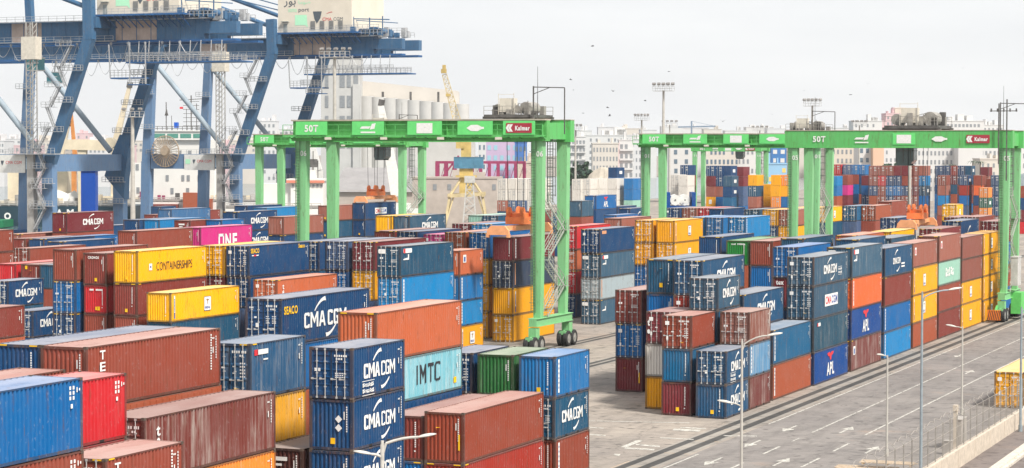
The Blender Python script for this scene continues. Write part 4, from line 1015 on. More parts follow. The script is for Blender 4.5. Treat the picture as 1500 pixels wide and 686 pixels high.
def gantry(label, XL, XR, Yf, Yb, num, flat, trolley_x, spr, zt=23.7, zb=21.5, detail=2, cab=True, gd=1.1, tsc=1.0):
    W_ = XR-XL; t = thing('gantry_crane', label, 'crane', (XL,Yf,0), 0, 'green rubber tyred gantry cranes'); D_ = Yb-Yf
    for yy, fr in ((0,True),(D_,False)):
        g = MB(); x0, x1 = -1.0, W_+1.0; y0, y1 = yy-gd/2, yy+gd/2
        if flat or not fr:
            g.box(x0,x1,y0,y1,zb,zt,0); g.box(x0-.02,x1+.02,y0-.06,y1+.06,zt,zt+.08,2); g.box(x0,x1,y0-.04,y1+.04,zb-.07,zb,0)
        else:
            g.box(x0,x1,y0+.18,y1,zb+.35,zt-.1,1); g.box(x0,x1,y0-.15,y1+.1,zb,zb+.35,1); g.box(x0,x1,y0-.3,y1+.3,zt-.1,zt+.06,2)
            for i in range(9): xx = x0+.4+i*(x1-x0-.8)/8; g.box(xx-.06,xx+.06,y0-.05,y0+.18,zb+.35,zt-.1,1)
        go = g.build('girder', [GRN, GRND, DECK], t)
        if fr and not flat:
            w = MB(); w.box(x0-.6,x1,y0-1.0,y0-.15,zb+.52,zb+.6,0); 
            for i in range(12): xx = x0+i*(x1-x0)/11; w.bar((xx,y0-.1,zb+.2),(xx,y0-1.0,zb+.55),.08,.08,0)
            w.rail((x0-.6,y0-1.0,zb+.6),(x1,y0-1.0,zb+.6),1.1,1.6,.028,0,1); w.box(x0-.6,x1,y0-1.03,y0-.98,zb+.42,zb+.62,0); w.build('walkway', GRN, t)
            for i in range(4): b = MB(); b.box(-.35,.35,-.15,.15,-.16,.1); b.build('lamp_box', CREAM, t, (W_*(.14+.24*i),y0-1.0,zb+.3))
        if fr:
            yp = y0-(1.12 if not flat else .02)
            panels = [(.07,1.85,None),(.315,1.85,None),(.555,1.95,'w'),(.765,1.95,None),(.945,1.75,None)]
            if flat: panels = [(.13,0,None),(.335,0,None),(.535,1.4,'w'),(.70,0,None),(.88,0,None)]
            zc = (zb+zt)/2+.22 if not flat else (zb+zt)/2
            for k, (fx, hw, ty) in enumerate(panels):
                xx = W_*fx
                if hw and not (flat and ty is None): b = MB(); b.box(xx-hw,xx+hw,yp-.04,yp,zc-.68,zc+.72); b.build('panel', GRNP, t)
                yq = yp-.06
                if k == 0: lettering(t,'50T',1.6,.75,xx,yq,zc)
                elif k == 1:
                    for j in range(3): o = decal('emblem', poly('lg1', [(-.95,-.1),(.1,-.1),(.35,.15),(-.7,.15)]) if j == 0 else poly('lg2', [(.2,-.2),(.75,-.1),(.9,.5),(.45,.4)]) if j == 1 else rect(1.7,.16), WHITE, t); on_end(o, xx, zc+.05 if j < 2 else zc-.42, yq)
                elif k == 2: o = decal('panel', rect(1.8,1.05), WHITE, t); on_end(o, xx, zc, yq)
                elif k == 3:
                    o = decal('emblem', poly('fish', [(-.95,0),(-.45,.32),(.3,.34),(.75,.12),(1.0,.12),(1.0,-.1),(.75,-.1),(.3,-.32),(-.45,-.3)]), WHITE, t); on_end(o, xx, zc, yq)
                else:
                    b = MB(); b.box(xx-1.4,xx+1.4,yq-.03,yq+.02,zc-.5,zc+.5); b.build('sign_plate', KAL, t)
                    lettering(t,'Kalmar',1.6,.48,xx+.4,yq-.05,zc-.02,WHITE,.045)
                    for j in (0,.42): o = decal('emblem', poly('chev', [(-.1,-.38),(.16,-.38),(-.06,0),(.16,.38),(-.1,.38),(-.32,0)]), WHITE, t); on_end(o, xx-1.1+j*.7, zc, yq-.05)
    for xx in (0, W_):
        for yy in (0, D_):
            b = MB(); a, c = .59, .37; n = 6
            if detail < 2: a, c = .62, .45
            sgn = 1 if xx == 0 else -1
            for i in range(n):
                z0, z1 = 3.4+(zb-3.4)*i/n, 3.4+(zb-3.4)*(i+1)/n; w0 = c+(a-c)*(i/n)**.8; w1 = c+(a-c)*((i+1)/n)**.8; xo = sgn*0
                b.bar((xx,yy,z0),(xx,yy,z1),w0*2,.95,0,(0,1,0),w1*2,.95)
            b.build('leg', GRNL, t)
            if detail == 2 and yy == 0:
                b = MB(); xl = xx-.34
                for s in (-.24,.24): b.box(xl+s-.03,xl+s+.03,-.62,-.55,4,zb)
                for k in range(56): b.box(xl-.22,xl+.22,-.61,-.57,4.1+k*.3,4.14+k*.3)
                for s in range(12): b.box(xl-.34,xl+.34,-.9,-.86,5+s*1.4,5.06+s*1.4)
                b.build('ladder', surf('ladder_steel',(.12,.22,.12),.5), t)
        if num: lettering(t, num, .72, .58, xx+.3, -.52, zb-1.3, WHITE, .02)
        b = MB(); b.box(xx-.42,xx+.42,-1.6,D_+1.6,2.7,3.4,0); b.box(xx-.55,xx+.55,-1.6,D_+1.6,3.4,3.47,0); b.box(xx-.55,xx+.55,-1.6,D_+1.6,2.63,2.7,0)
        for yy in (-1.2, D_+1.2): b.box(xx-.42,xx+.42,yy-.5,yy+.5,1.5,2.5); b.box(xx-.4,xx+.4,yy-1.45,yy+1.45,1.2,1.6); b.box(xx-.25,xx+.25,yy-.9,yy+.9,.6,1.2)
        b.build('sill_beam', GRNL if detail == 2 else GRN, t)
        for yy in (-2.05,-.35,D_+.35,D_+2.05):
            for s in ((-.34,.34) if detail == 2 else (0,)): wheel(t, xx+s, yy, .82, .5)
        b = MB(); b.box(xx-.45,xx+.45,0,D_,zb+.2,zt-.3); b.build('tie_beam', GRN, t)
    if detail >= 1:                        # stairs between the right legs
        xs = W_+.1; n = 4; b = MB(); z0 = 3.5; st = (15.2-z0)/n; ya, yb = 1.3, D_-1.0
        for i in range(n):
            za, z1 = z0+i*st, z0+(i+1)*st; y0, y1 = (ya,yb) if i % 2 == 0 else (yb,ya)
            for s in (-.42,.42):
                b.bar((xs+s,y0,za),(xs+s,y1,z1),.06,.2); b.bar((xs+s,y0,za+1.0),(xs+s,y1,z1+1.0),.05,.05); b.bar((xs+s,y0,za+.5),(xs+s,y1,z1+.5),.04,.04)
                for k in range(5): q = k/4; b.bar((xs+s,y0+(y1-y0)*q,za+(z1-za)*q),(xs+s,y0+(y1-y0)*q,za+(z1-za)*q+1.0),.04,.04)
            for k in range(1, 12): q = k/12; yy = y0+(y1-y0)*q; zz = za+(z1-za)*q; b.box(xs-.4,xs+.4,yy-.12,yy+.12,zz-.02,zz+.02)
            yl = y1+(.5 if y1 > y0 else -.5); b.box(xs-.7,xs+.7,min(y1,yl)-.2,max(y1,yl)+.2,z1-.05,z1); b.rail((xs+.68,min(y1,yl),z1),(xs+.68,max(y1,yl),z1),1.05,.6,.025)
        b.build('stairs', STAIR, t)
        b = MB(); yl = D_*.42
        for q in (-.3,.3): b.box(xs+q-.04,xs+q+.04,yl-.04,yl+.04,15.2,zb+1.2); b.box(xs+q-.03,xs+q+.03,yl+.7,yl+.76,15.8,zb+1.2)
        for k in range(21): b.box(xs-.3,xs+.3,yl-.03,yl+.03,15.3+k*.3,15.34+k*.3)
        for k in range(7): b.box(xs-.36,xs+.36,yl-.06,yl+.78,15.9+k*.95,15.98+k*.95)
        b.build('caged_ladder', surf('ladder_dark',(.13,.15,.13),.6,var=.3), t)
    # trolley with machinery on the girders
    tr = link('trolley', None, t, (trolley_x-XL, D_/2, zt+.1)); tr.empty_display_size = .3; tr.scale = (tsc,tsc,tsc)
    b = MB(); b.box(-3.3,3.3,-D_/2-.6,D_/2+.6,.15,.55,1); b.box(-3.6,3.6,-D_/2-.3,-D_/2+.3,.0,.3,1); b.box(-3.6,3.6,D_/2-.3,D_/2+.3,.0,.3,1)
    b.rail((-3.3,-D_/2-.6,.55),(3.3,-D_/2-.6,.55),1.1,1.1,.03,0); b.rail((-3.3,D_/2+.6,.55),(3.3,D_/2+.6,.55),1.1,1.1,.03,0); b.build('trolley_frame', [MACH, MACHD], tr)
    b = MB(); rr = random.Random(int(abs(XL*10)))
    for q in ((-2.4,-1.5,1.5,1.3,.7),(1.9,-2.2,1.0,1.4,.85),(.9,-2.6,-1.0,1.2,.5)): d_ = MB(); d_.tube((q[0],q[1],q[3]),(q[0],q[2],q[3]),q[4],16); d_.build('hoist_drum', MACH, tr)
    for k in range(12): x, y, h = rr.uniform(-3,3), rr.uniform(-D_/2,D_/2-.5), rr.uniform(.5,1.7); d_ = MB(); d_.box(x-.3,x+.35,y-.4,y+.4,.55,.55+h); d_.box(x-.24,x+.29,y-.42,y-.4,.65,.45+h); d_.build('machinery_box', (MACH, MACHD)[rr.randrange(2)], tr)
    for k in range(6): x = .6+k*.45; b.bar((x,-D_/2-.3,.55),(x,-D_/2-.3,rr.uniform(1.6,2.6)),.09); b.bar((x,-D_/2,rr.uniform(1.2,2.3)),(x+.8,-D_/2,rr.uniform(1.2,2.3)),.08)
    b.build('winch', [MACH, MACHD], tr)
    b = MB(); b.box(-1.4,.6,-D_/2+.2,-D_/2+1.6,.9,2.7); b.bar((-1.5,-D_/2+.1,.55),(-1.5,-D_/2+.1,3.3),.07); b.bar((.7,-D_/2+.1,.55),(.7,-D_/2+.1,3.4),.07); b.bar((-1.5,-D_/2+.1,3.2),(.7,-D_/2+.1,3.2),.06); b.build('control_cabinet', CREAM, tr)
    if cab:
        b = MB(); z1 = zb-zt-.2; b.prism([(-1.1,z1),(1.1,z1),(1.1,z1-1.5),(.6,z1-2.1),(-.9,z1-2.1),(-1.1,z1-1.6)], 'y', -1.2, .9, 0)
        co = b.build('cab', GLASS, tr, (-1.4,0,0)); b = MB(); b.box(-1.2,1.2,-1.3,1.0,z1,z1+.15); b.box(-1.15,1.15,-1.25,.95,z1-.35,z1-.28)
        for x in (-1.1,-.2,.7,1.08): b.box(x-.04,x+.04,-1.23,-1.2,z1-1.7,z1)
        b.box(-1.0,.8,-1.24,.9,z1-2.16,z1-2.08); b.build('cab_frame', MACHD, co)
    if spr: spreader(t, spr[0]-XL, D_/2, spr[1], 0, 12, True, zt)
    # cable gantries and aerials at the right end
    b = MB(); xe = W_-.6
    b.bar((xe,0,zt),(xe,0,zt+3.4),.12); b.bar((xe+3.4,0,zt-1.5),(xe+3.4,0,zt+3.2),.1); b.bar((xe,0,zt+3.3),(xe+3.4,0,zt+3.2),.1); b.bar((xe,0,zt+2.6),(xe+1.7,0,zt+3.2),.07)
    b.build('cable_frame', MACHD, t)
    b = MB(); b.tube((W_-.3,.4,zt),(W_-.3,.4,zt+5.4),.045,6,0,.02); b.build('aerial', MACHD, t)
    return t
def X_at(u, Y): r = ray(u, 210); return CAM.x+r.x*((Y-CAM.y)/r.y)
g06 = gantry('green gantry crane numbered 06 with recessed girder, legs framing the yard centre', -61.9, -34.9, 49, 56, '06', False, X_at(757,52), (X_at(760,52), 11.95), cab=False, tsc=.78)
g05 = gantry('green gantry crane numbered 05 with flat girder at the right', -24.75, 1.5, 110, 117.5, '05', True, X_at(1343,113), (X_at(1343,113), 11.2), 23.05, 21.0, 2, True, 1.2)
g01 = gantry('green gantry crane numbered 01 behind the right one, recessed girder', -61.1, -34.7, 159, 167, '01', False, X_at(1183,162), None, 23.1, 21.05, 2, False, 1.1, .8)
xl = X_at(380,183); glf = gantry('unnumbered green gantry crane at the back left by the blue cranes', xl, X_at(589.5,183), 183, 191, None, False, X_at(568,186), (X_at(547,186), 11.75), 23.3, 21.1, 1)
gfar = gantry('small distant green gantry crane seen under the middle girders', X_at(1018,450), X_at(1111,450), 450, 458, '11', True, X_at(1086,450), None, 21.9, 20.5, 1, True)
# gear only crane 05 shows: cabinets and striped bumper at its right leg, and pole gear on its end
G5W = 1.5+24.75
b = MB(); b.box(G5W+.5,G5W+1.35,1.8,4.2,4.2,7.6); b.box(G5W+.45,G5W+1.4,1.75,4.25,7.6,7.75); b.build('control_house', surf('pale_grey_cabinet',(.48,.47,.45),.6,var=.2), g05)
b = MB(); b.box(G5W+.35,G5W+1.6,3.0,5.6,.7,3.3); b.build('engine_cabinet', surf('engine_green',(.12,.52,.12),.5), g05)
b = MB(); b.box(G5W-1.2,G5W+.35,-4.0,-3.75,.35,1.55,0); b.bar((G5W-.4,-3.8,1.0),(G5W-.4,-2.0,1.9),.25,.25,1)
for k in range(8):
    x0 = G5W-1.2+k*.21; b.quad((x0-.02,-4.006,.38),(x0+.09,-4.006,.38),(min(x0+.3,G5W+.34),-4.006,1.52),(x0+.19,-4.006,1.52),2)
b.build('bumper', [HAZ, GRN, BLACK], g05)
b = MB()
for x, z0, z1 in ((G5W-.6,17,26.3),(G5W+.35,15,26.8)): b.bar((x,-1.0,z0+2),(x,-1.0,z1),.14)
b.bar((G5W-1.7,-1.0,25.4),(G5W+1.6,-1.0,25.4),.1)
for k in range(5): b.box(G5W-1.6+k*.75,G5W-1.45+k*.75,-1.1,-.9,25.3,25.7)
b.build('floodlight_pole', MACHD, g05)

# ------------------------------------------------------------------ ship-to-shore cranes on the quay
BLU = paint('qb'); BLUP = paint('qp')
BLUD = surf('quay_crane_deep_blue', (.02,.10,.26), .55, var=.3, scale=.2); HOUSE = surf('machine_house_cream', (.66,.60,.50), .6, var=.08, scale=.2)
STEEL = surf('walkway_steel', (.40,.41,.42), .55, .2, var=.35); LATT = surf('tower_grey', (.36,.35,.33), .6, var=.25, scale=.4); RUSTP = surf('patched_paint', (.38,.30,.26), .7, var=.3, scale=.3)
MINT = surf('mint_logo', (.42,.78,.52), .6, var=.05); GREYL = surf('grey_logo', (.08,.10,.12), .6); CABT = surf('cabin_teal_glass', (.08,.30,.34), .15)
def sts(u0, D, label, cabx, reel):
    """local frame: origin at the foot of the near landside leg, x landward, y along the quay"""
    o = pd(u0, 330, D); t = thing('quay_crane', label, 'crane', (o.x,o.y,0), 0, 'blue ship to shore cranes'); G, B_, ZP, ZG, ZT = 26., 29., 17.6, 44.8, 49.2
    for yy in (0, B_):
        b = MB()
        b.bar((0,yy,1.5),(0,yy,ZP),2.7,2.0,1,(0,1,0),2.7,2.0); b.bar((.2,yy,ZP),(10.6,yy,ZG+.3),3.0 if yy else 2.4,1.8,0,(0,1,0),2.4,1.7)
        if yy: b.prism([(-3.6,14.5),(-1.5,ZP+2.2),(.6,ZP+6.5),(3.5,ZP+6.5),(1.9,14.0),(1.7,9)], 'y', yy-1.1, yy+1.1)
        b.build('leg', [BLU, BLUP], t)
        b = MB(); b.bar((-G-.6,yy,1.5),(-G-.2,yy,ZP),2.6,1.9,0,(0,1,0),2.7,1.9); b.bar((-G-.2,yy,ZP),(-G+1.4,yy,ZG+.3),2.5,1.8,0,(0,1,0),2.0,1.7); b.build('leg', BLUP, t)
        b = MB(); b.box(-G+1.4,-1.2,yy-1,yy+1,ZP-1.9,ZP+1.9); b.build('portal_beam', BLUP, t)
        b = MB(); b.tube((-G+2.5,yy,ZG-2.0),(-2.6,yy,ZP+2.6),.68,14); b.build('brace', surf('brace_grey_blue',(.27,.33,.38),.55,var=.25,scale=.2), t)
        b = MB(); b.bar((-G+1.4,yy,ZT),(-G+.5,yy,ZT+16),1.7,1.5,0,(0,1,0)); b.build('mast_post', BLU, t); b = MB(); b.bar((10.6,yy,ZG),(10.3,yy,ZT+4.5 if u0 > 200 else ZT+11),2.3,1.8,0,(0,1,0)); b.build('mast_post', BLU, t)
        b = MB(); b.tube((-G+.5,yy,ZT+15),(11.5,yy,ZT+2.2),.55,10); b.tube((-G+.5,yy+1.6,ZT+16),(36,yy*.4+8,ZT+.4),.16,6); b.build('stay', BLU, t)
        for xx in (-G-.6, 0): b = MB(); b.box(xx-1.6,xx+1.6,yy-4,yy+4,.9,1.6); [b.tube((xx-.5,yy+k,.45),(xx+.5,yy+k,.45),.45,12) for k in (-3.2,-1.9,-.6,.6,1.9,3.2)]; b.build('bogie', BLUD, t)
    for xx in (0, -G): b = MB(); b.box(xx-1.1,xx+1.1,1.1,B_-1.1,ZP-1.9,ZP+1.9); b.build('sill_beam', BLUP, t)
    for xx in (11, -G+1.4): b = MB(); b.box(xx-1.3,xx+1.3,0,B_,ZT-1.8,ZT+.6); b.build('cross_beam', BLU, t)
    x0, x1 = -110., 44.
    for yy in (7., 17.):
        b = MB(); b.box(x0,x1-8,yy-.9,yy+.9,ZG,ZT,0); b.box(x1-8,x1,yy-.9,yy+.9,ZG+1.2,ZT-.6,0); b.box(x0,x1,yy-1.2,yy+1.2,ZG-.5,ZG,2)
        for k in range(40): b.box(x0+3+k*3.7,x0+3.15+k*3.7,yy-1.0,yy-.9,ZG,ZT-.2,0)
        for xa, xb in ((13.5,24.),(-14,-6)): b.box(xa,xb,yy-.93,yy-.905,ZG+.05,ZT-.1,1)
        b.build('girder', [BLU, RUSTP, BLUD], t)
    # machinery house
    hx0, hx1, hy0, hy1, hz0, hz1 = 10.6, 31.5, 3., 21.5, ZT+1.2, ZT+10.6
    b = MB(); b.box(hx0,hx1,hy0,hy1,hz0,hz1); h = b.build('machine_house', HOUSE, t)
    b = MB(); b.box(hx0-.2,hx1+.2,hy0-.2,hy1+.2,hz1,hz1+.25); b.rail((hx0,hy0,hz1+.25),(hx1,hy0,hz1+.25),1.1,2,.04); b.rail((hx1,hy0,hz1+.25),(hx1,hy1,hz1+.25),1.1,2,.04); b.build('roof', HOUSE, h)
    for k in range(4): b = MB(); b.box(-.62,.62,-.08,.06,0,2.1); [b.box(-.55,.55,-.12,-.07,.15+.3*i,.3+.3*i) for i in range(6)]; b.build('louvre', surf('louvre_grey',(.22,.22,.21),.6), h, (hx0+10+k*2.6,hy0-.05,hz0+.7))
    b = MB(); b.box(hx0+1.6,hx0+2.7,hy0-.06,hy0+.02,hz0+.1,hz0+2.2); b.box(hx0+1.2,hx0+3.2,hy0-.7,hy0,hz0+2.7,hz0+2.85); b.build('door', surf('house_door',(.3,.32,.3),.6), h)
    b = MB()
    b.box(hx0-1.5,hx1+2,hy0-1.8,hy1+1,ZT+.75,ZT+1.15,0); b.rail((hx0-1.5,hy0-1.8,ZT+1.15),(hx1+2,hy0-1.8,ZT+1.15),1.15,1.6,.035,1)
    for k in range(14): b.bar((hx0+k*1.7,hy0-1.8,ZT+.8),(hx0+k*1.7,hy0+2.8,ZT-1.6),.18,.18,0)
    b.build('house_platform', [BLUD, STEEL], t)
    ye = hy0-.04
    lettering(h,'soma',2.4,.85,hx0+4.2,ye,hz0+5.6,MINT,.01); lettering(h,'port',3.0,1.1,hx0+7.4,ye,hz0+5.5,GREYL,.01)
    try: lettering(h,'\ufead\ufeee\ufe91',3.4,1.7,hx0+3.4,ye,hz0+7.3,GREYL,.01); lettering(h,'\ufe8e\ufee3\ufeee\ufebb',3.4,1.2,hx0+7.6,ye,hz0+7.5,MINT,.01)
    except Exception: pass
    o_ = decal('emblem', poly('smint', [(-1.7,-1.2),(1.2,-1.2),(1.9,-1.8),(1.6,1.4),(-1.7,1.4)]), MINT, h); on_end(o_, hx0+6.6, hz0+3.0, ye)
    o_ = decal('emblem', poly('shield', [(-1.2,1.5),(1.3,1.5),(.9,-.2),(-.1,-1.6),(-.8,-.4)]), GREYL, h); on_end(o_, hx0+11.2, hz0+3.7, ye)
    lettering(h,'CMA',2.6,.85,hx0+14.,ye,hz0+3.2,REDM,.0); lettering(h,'CGM',2.6,.85,hx0+17.1,ye,hz0+3.2,GREYL,.0); o_ = decal('swoosh', swoosh(1.6,.5,True), REDM, h); on_end(o_, hx0+14.6, hz0+4.8, ye)
    # hoist gear frames on the back reach and the cable-gallery below
    rr = random.Random(3); b = MB()
    for k in range(26):
        x, y = rr.uniform(28,40), rr.uniform(3,20); hh = rr.uniform(.6,2.4); b.box(x-.5,x+.6,y-.6,y+.6,ZT+.2,ZT+.2+hh, k % 2)
    for xx in (27.,31.5,36.,39.6): b.bar((xx,4,ZT),(xx,4,ZT+4.6+.2*(xx % 2)),.22,.22,0)
    b.bar((24,4,ZT+4.7),(41.5,4,ZT+4.0),.25,.25,0); b.bar((27,4.1,ZT+4.4),(41.5,9,ZT+3.4),.2,.2,0)
    for yy in (3,20): b.rail((25,yy,ZT+.3),(41,yy,ZT+.3),1.2,1.1,.045,1); b.rail((27,yy,ZT+1.6),(39,yy,ZT+1.6),1.2,1.5,.045,1)
    for k in range(7): b.tube((33+k*.9,5,ZT+1.3),(33+k*.9,8,ZT+1.3),.7,12,0)
    b.build('hoist_gear', [BLU, STEEL], t)
    b = MB(); b.box(18,46.5,3,9,ZG-5.2,ZG-4.9,0); b.rail((18,3,ZG-4.9),(48,3,ZG-4.9),1.3,1.0,.05,1,2); b.rail((18,3.1,ZG-3.8),(43,3.1,ZG-3.8),.9,1.6,.05,1,2); b.rail((18,9,ZG-4.9),(45,9,ZG-4.9),1.3,1.3,.05,1)
    for k in range(10): b.bar((18.5+k*2.6,3,ZG-4.9),(18.5+k*2.6,3.5,ZG-.4),.16,.16,1)
    b.box(14,23,3,7,ZG-8.6,ZG-8.3,0); b.rail((14,3,ZG-8.3),(23,3,ZG-8.3),1.6,1.0,.05,1,2); b.bar((14,3,ZG-8.4),(13.6,3,ZG-1),.22,.22,1); b.bar((23,3,ZG-9.8),(23,3,ZG-.6),.25,.25,1); b.bar((19,3,ZG-9.8),(19,3,ZG-.6),.2,.2,1); b.box(18.5,23.2,3,6,ZG-10,ZG-9.8,0)
    b.rail((18.5,3,ZG-9.8),(23.2,3,ZG-9.8),1.2,.8,.05,1,2); b.build('cable_gallery', [BLUD, STEEL], t)
    b = MB()
    b.box(x0,x1-6,4.6,6.0,ZT+.0,ZT+.15,0); b.rail((x0,4.6,ZT+.15),(8,4.6,ZT+.15),1.1,2.2,.04,0); b.box(-70,14,4.2,5.6,ZG-.2,ZG-.05,0); b.rail((-70,4.2,ZG-.1),(14,4.2,ZG-.1),1.1,2.2,.04,0)
    b.build('walkway', STEEL, t)
    # festoon cable loops
    b = MB()
    for k in range(22):
        xa = -62+k*4.4; pts = [(xa+4.4*q/8, 5.2, ZG-.7-(3.4+.9*math.sin(k*2.3))*math.sin(math.pi*q/8)) for q in range(9)]; b.path(pts, .07, 4)
        b.box(xa-.2,xa+.2,5.0,5.4,ZG-.9,ZG-.4)
    b.build('festoon', STEEL, t)
    # operator's cabin
    b = MB(); b.box(-1.6,1.6,-1.3,1.3,-2.6,0,0); b.box(-1.7,1.7,-1.4,1.4,0,.25,1); b.box(-1.7,1.7,-1.4,1.4,-2.8,-2.6,1); b.box(-1.7,1.7,-1.36,-1.28,-1.2,-.9,1); b.bar((0,0,0),(.6,0,4.5),.25,.25,1)
    b.build('cabin', [CABT, CABW], t, (cabx,8,ZG-3.6))
    # lift tower and zig-zag stairs beside the landside leg
    b = MB(); tx = -3.9; b.box(tx-.85,tx+.85,-1.8,-.2,1,19.5,0)
    for sx in (-.85,.85):
        for sy in (-1.8,-.2): b.bar((tx+sx,sy,19),(tx+sx,sy,ZG+4),.2,.2,0)
    for k in range(22): z = 20+k*1.3; b.bar((tx-.85,-1.8,z),(tx+.85,-1.8,z+1.3),.12,.12,0); b.bar((tx-.85,-1.8,z),(tx+.85,-1.8,z),.14,.14,0); b.bar((tx+.85,-1.8,z),(tx+.85,-.2,z+1.3),.1,.1,0)
    b.box(tx-1.9,tx+1.9,-2.2,.2,ZG-4.2,ZG+.8,1); b.build('lift_tower', [LATT, CREAM], t)
    b = MB(); n = 9
    for k in range(n):
        z0, z1 = 3+k*4.5, 3+(k+1)*4.5; xb = -2.6+(max(0, z0-ZP)/27*9.0); xa, xc = (xb, xb+2.6) if k % 2 == 0 else (xb+2.6, xb+.6)
        for s in (-2.3,-1.5): b.bar((xa,s,z0),(xc,s,z1),.12,.3); b.bar((xa,s,z0+1.1),(xc,s,z1+1.1),.07,.07)
        for q in range(1,9): b.box(xa+(xc-xa)*q/9-.2,xa+(xc-xa)*q/9+.2,-2.3,-1.5,z0+(z1-z0)*q/9-.03,z0+(z1-z0)*q/9+.03)
        b.box(min(xa,xc)-1.0,max(xa,xc)+.4,-2.6,-1.3,z1-.1,z1); b.rail((min(xa,xc)-1.0,-2.6,z1),(max(xa,xc)+.4,-2.6,z1),1.1,.9,.04,0)
    b.build('stairs', STEEL, t)
    for yy in (0, B_):
        for z in (24.5, 31, 38):
            b = MB(); xl_ = (z-ZP)/27.5*10.4; b.box(xl_-3.4,xl_+1.8,yy-2.0,yy-1.0,z,z+.12); b.rail((xl_-3.4,yy-2.0,z+.1),(xl_+1.8,yy-2.0,z+.1),1.1,.9,.045); b.rail((xl_-3.4,yy-1.0,z+.1),(xl_+1.8,yy-1.0,z+.1),1.1,1.3,.04); b.build('leg_platform', STEEL, t)
        for z in (8, 13): b = MB(); b.box(-3.6,2.2,yy-2.2,yy-1.1,z,z+.12); b.rail((-3.6,yy-2.2,z+.1),(2.2,yy-2.2,z+.1),1.1,.9,.045); b.build('leg_platform', STEEL, t)
        for z in (26, 35): b = MB(); b.box(-G-1.6,-G+2.6,yy-2.0,yy-1.0,z,z+.12); b.rail((-G-1.6,yy-2.0,z+.1),(-G+2.6,yy-2.0,z+.1),1.1,1.0,.045); b.build('leg_platform', STEEL, t)
    b = MB(); b.box(-8.5,3.5,-3.2,-1.1,ZP+1.9,ZP+2.1); b.rail((-8.5,-3.2,ZP+2.1),(3.5,-3.2,ZP+2.1),1.2,1.0,.045); b.rail((-G,-1,ZP+1.9),(-2,-1,ZP+1.9),1.1,1.5,.04); b.build('portal_platform', STEEL, t)
    b = MB(); b.box(-14.5,-5.6,-1.25,-1.05,ZP-2.2,ZP+1.8); sb = b.build('sign_board', CABW, t)
    lettering(sb,'CMA CGM',4.2,.7,-8.6,-1.3,ZP+.1,REDM,.0); o_ = decal('emblem', poly('shield2', [(-.4,.5),(.45,.5),(.3,0),(0,-.6),(-.3,-.1)]), GREYL, sb); on_end(o_, -11.6, ZP, -1.3)
    o_ = decal('emblem', rect(1.4,1.2), MINT, sb); on_end(o_, -13.4, ZP, -1.3); b = MB(); b.box(-5.4,-3.6,-1.25,-1.1,ZP-1.4,ZP+1.0); b.build('sign_board', surf('pale_blue_sign',(.42,.55,.66),.6), t)
    # cable reel on the waterside leg
    b = MB(); n = 30; cx, cz, R_ = -G+6.0, ZP+2.6, 4.1
    for k in range(n):
        a = 2*math.pi*k/n; b.bar((cx+.9*math.cos(a),-1.9,cz+.9*math.sin(a)),(cx+R_*math.cos(a),-1.9,cz+R_*math.sin(a)),.17,.1); b.bar((cx+.9*math.cos(a),-1.2,cz+.9*math.sin(a)),(cx+R_*math.cos(a),-1.2,cz+R_*math.sin(a)),.14,.08)
    b.tube((cx,-2.1,cz),(cx,-.9,cz),1.1,16)
    b.add([(cx+q*math.cos(2*math.pi*k/40),y,cz+q*math.sin(2*math.pi*k/40)) for k in range(40) for q, y in ((R_*.94,-1.5),(R_,-1.5),(R_,-1.3))], [(3*k+i,3*k+i+1,(3*k+4+i) % 120,(3*k+3+i) % 120) for k in range(40) for i in range(2)])
    b.build('cable_reel', surf('reel_tan',(.42,.33,.24),.6,var=.25,scale=.5), t)
    return t
sts(73, 500, 'nearer blue quay crane, its landside legs behind the maroon lettered container', -9, False)
sts(346, 575, 'farther blue quay crane with the lettered cream machine house', -60, True)
# ------------------------------------------------------------------ grain silos, sheds
SILO = surf('silo_concrete', (.47,.465,.45), .85, var=.12, scale=.15); SILOL = surf('silo_head_house', (.56,.525,.48), .85, var=.08, scale=.1)
WIN = surf('hazed_window', (.24,.255,.27), .3); WINB = surf('blue_window', (.12,.17,.22), .3)  # WIN is lightened: distance haze is put into its colour
def upright(u0, u1, vt, D, dep=None):
    """footprint facing the camera squarely: origin, width, top height, heading"""
    a, c = pd(u0, vt, D), pd(u1, vt, D); w = (c-a).length; return a, w, (a.z+c.z)/2
HEAD = math.atan2(RGT.y, RGT.x)
def block(name, label, cat, u0, u1, vt, D, mat, dep, floors=0, cols=0, wfrac=.5, wmat=None, group=None, roofbits=0, rz=0, bands=False, slant=0):
    a, w, h = upright(u0, u1, vt, D); t = thing(name, label, cat, (a.x,a.y,0), HEAD+rz, group)
    b = MB(); b.box(0,w,0,dep,-1,h); b.box(-.2,w+.2,-.2,dep+.2,h,h+.5); b.build('wall', mat, t)
    wmat = wmat or WIN; rr = random.Random(int(u0*7))
    if floors:
        fh = h/floors if h/floors < 4.4 else 3.3; n = int(min(floors, h/fh))
        cw = w/cols; ww, wh = cw*wfrac, fh*.48
        b = MB(); b.box(-ww/2,ww/2,-.06,.04,-wh/2,wh/2); me = b.mesh('window'); me.materials.append(wmat)
        vis = h-max(0, (CAM.z-8)*0)          
        for f in range(n):
            z = h-1.2-fh*(f+.5)+.6
            if z < 4: break
            for c in range(cols):
                if rr.random() < .07: continue
                link('window', me, t, ((c+.5)*cw+rr.uniform(-.1,.1)*cw*.3,-.02,z))
            if bands:
                b = MB(); b.box(.2,w-.2,-.9,0,z-wh*.95,z-wh*.55); b.build('balcony', mat, t)
    for k in range(roofbits+(2 if floors else 0)):
        b = MB(); x = rr.uniform(.05,.8)*w; ww = rr.uniform(.06,.2)*w; hh = rr.uniform(1.2,4); b.box(x,x+ww,dep*.2,dep*.6,h+.4,h+.4+hh); b.build('roof_housing', mat, t)
    return t
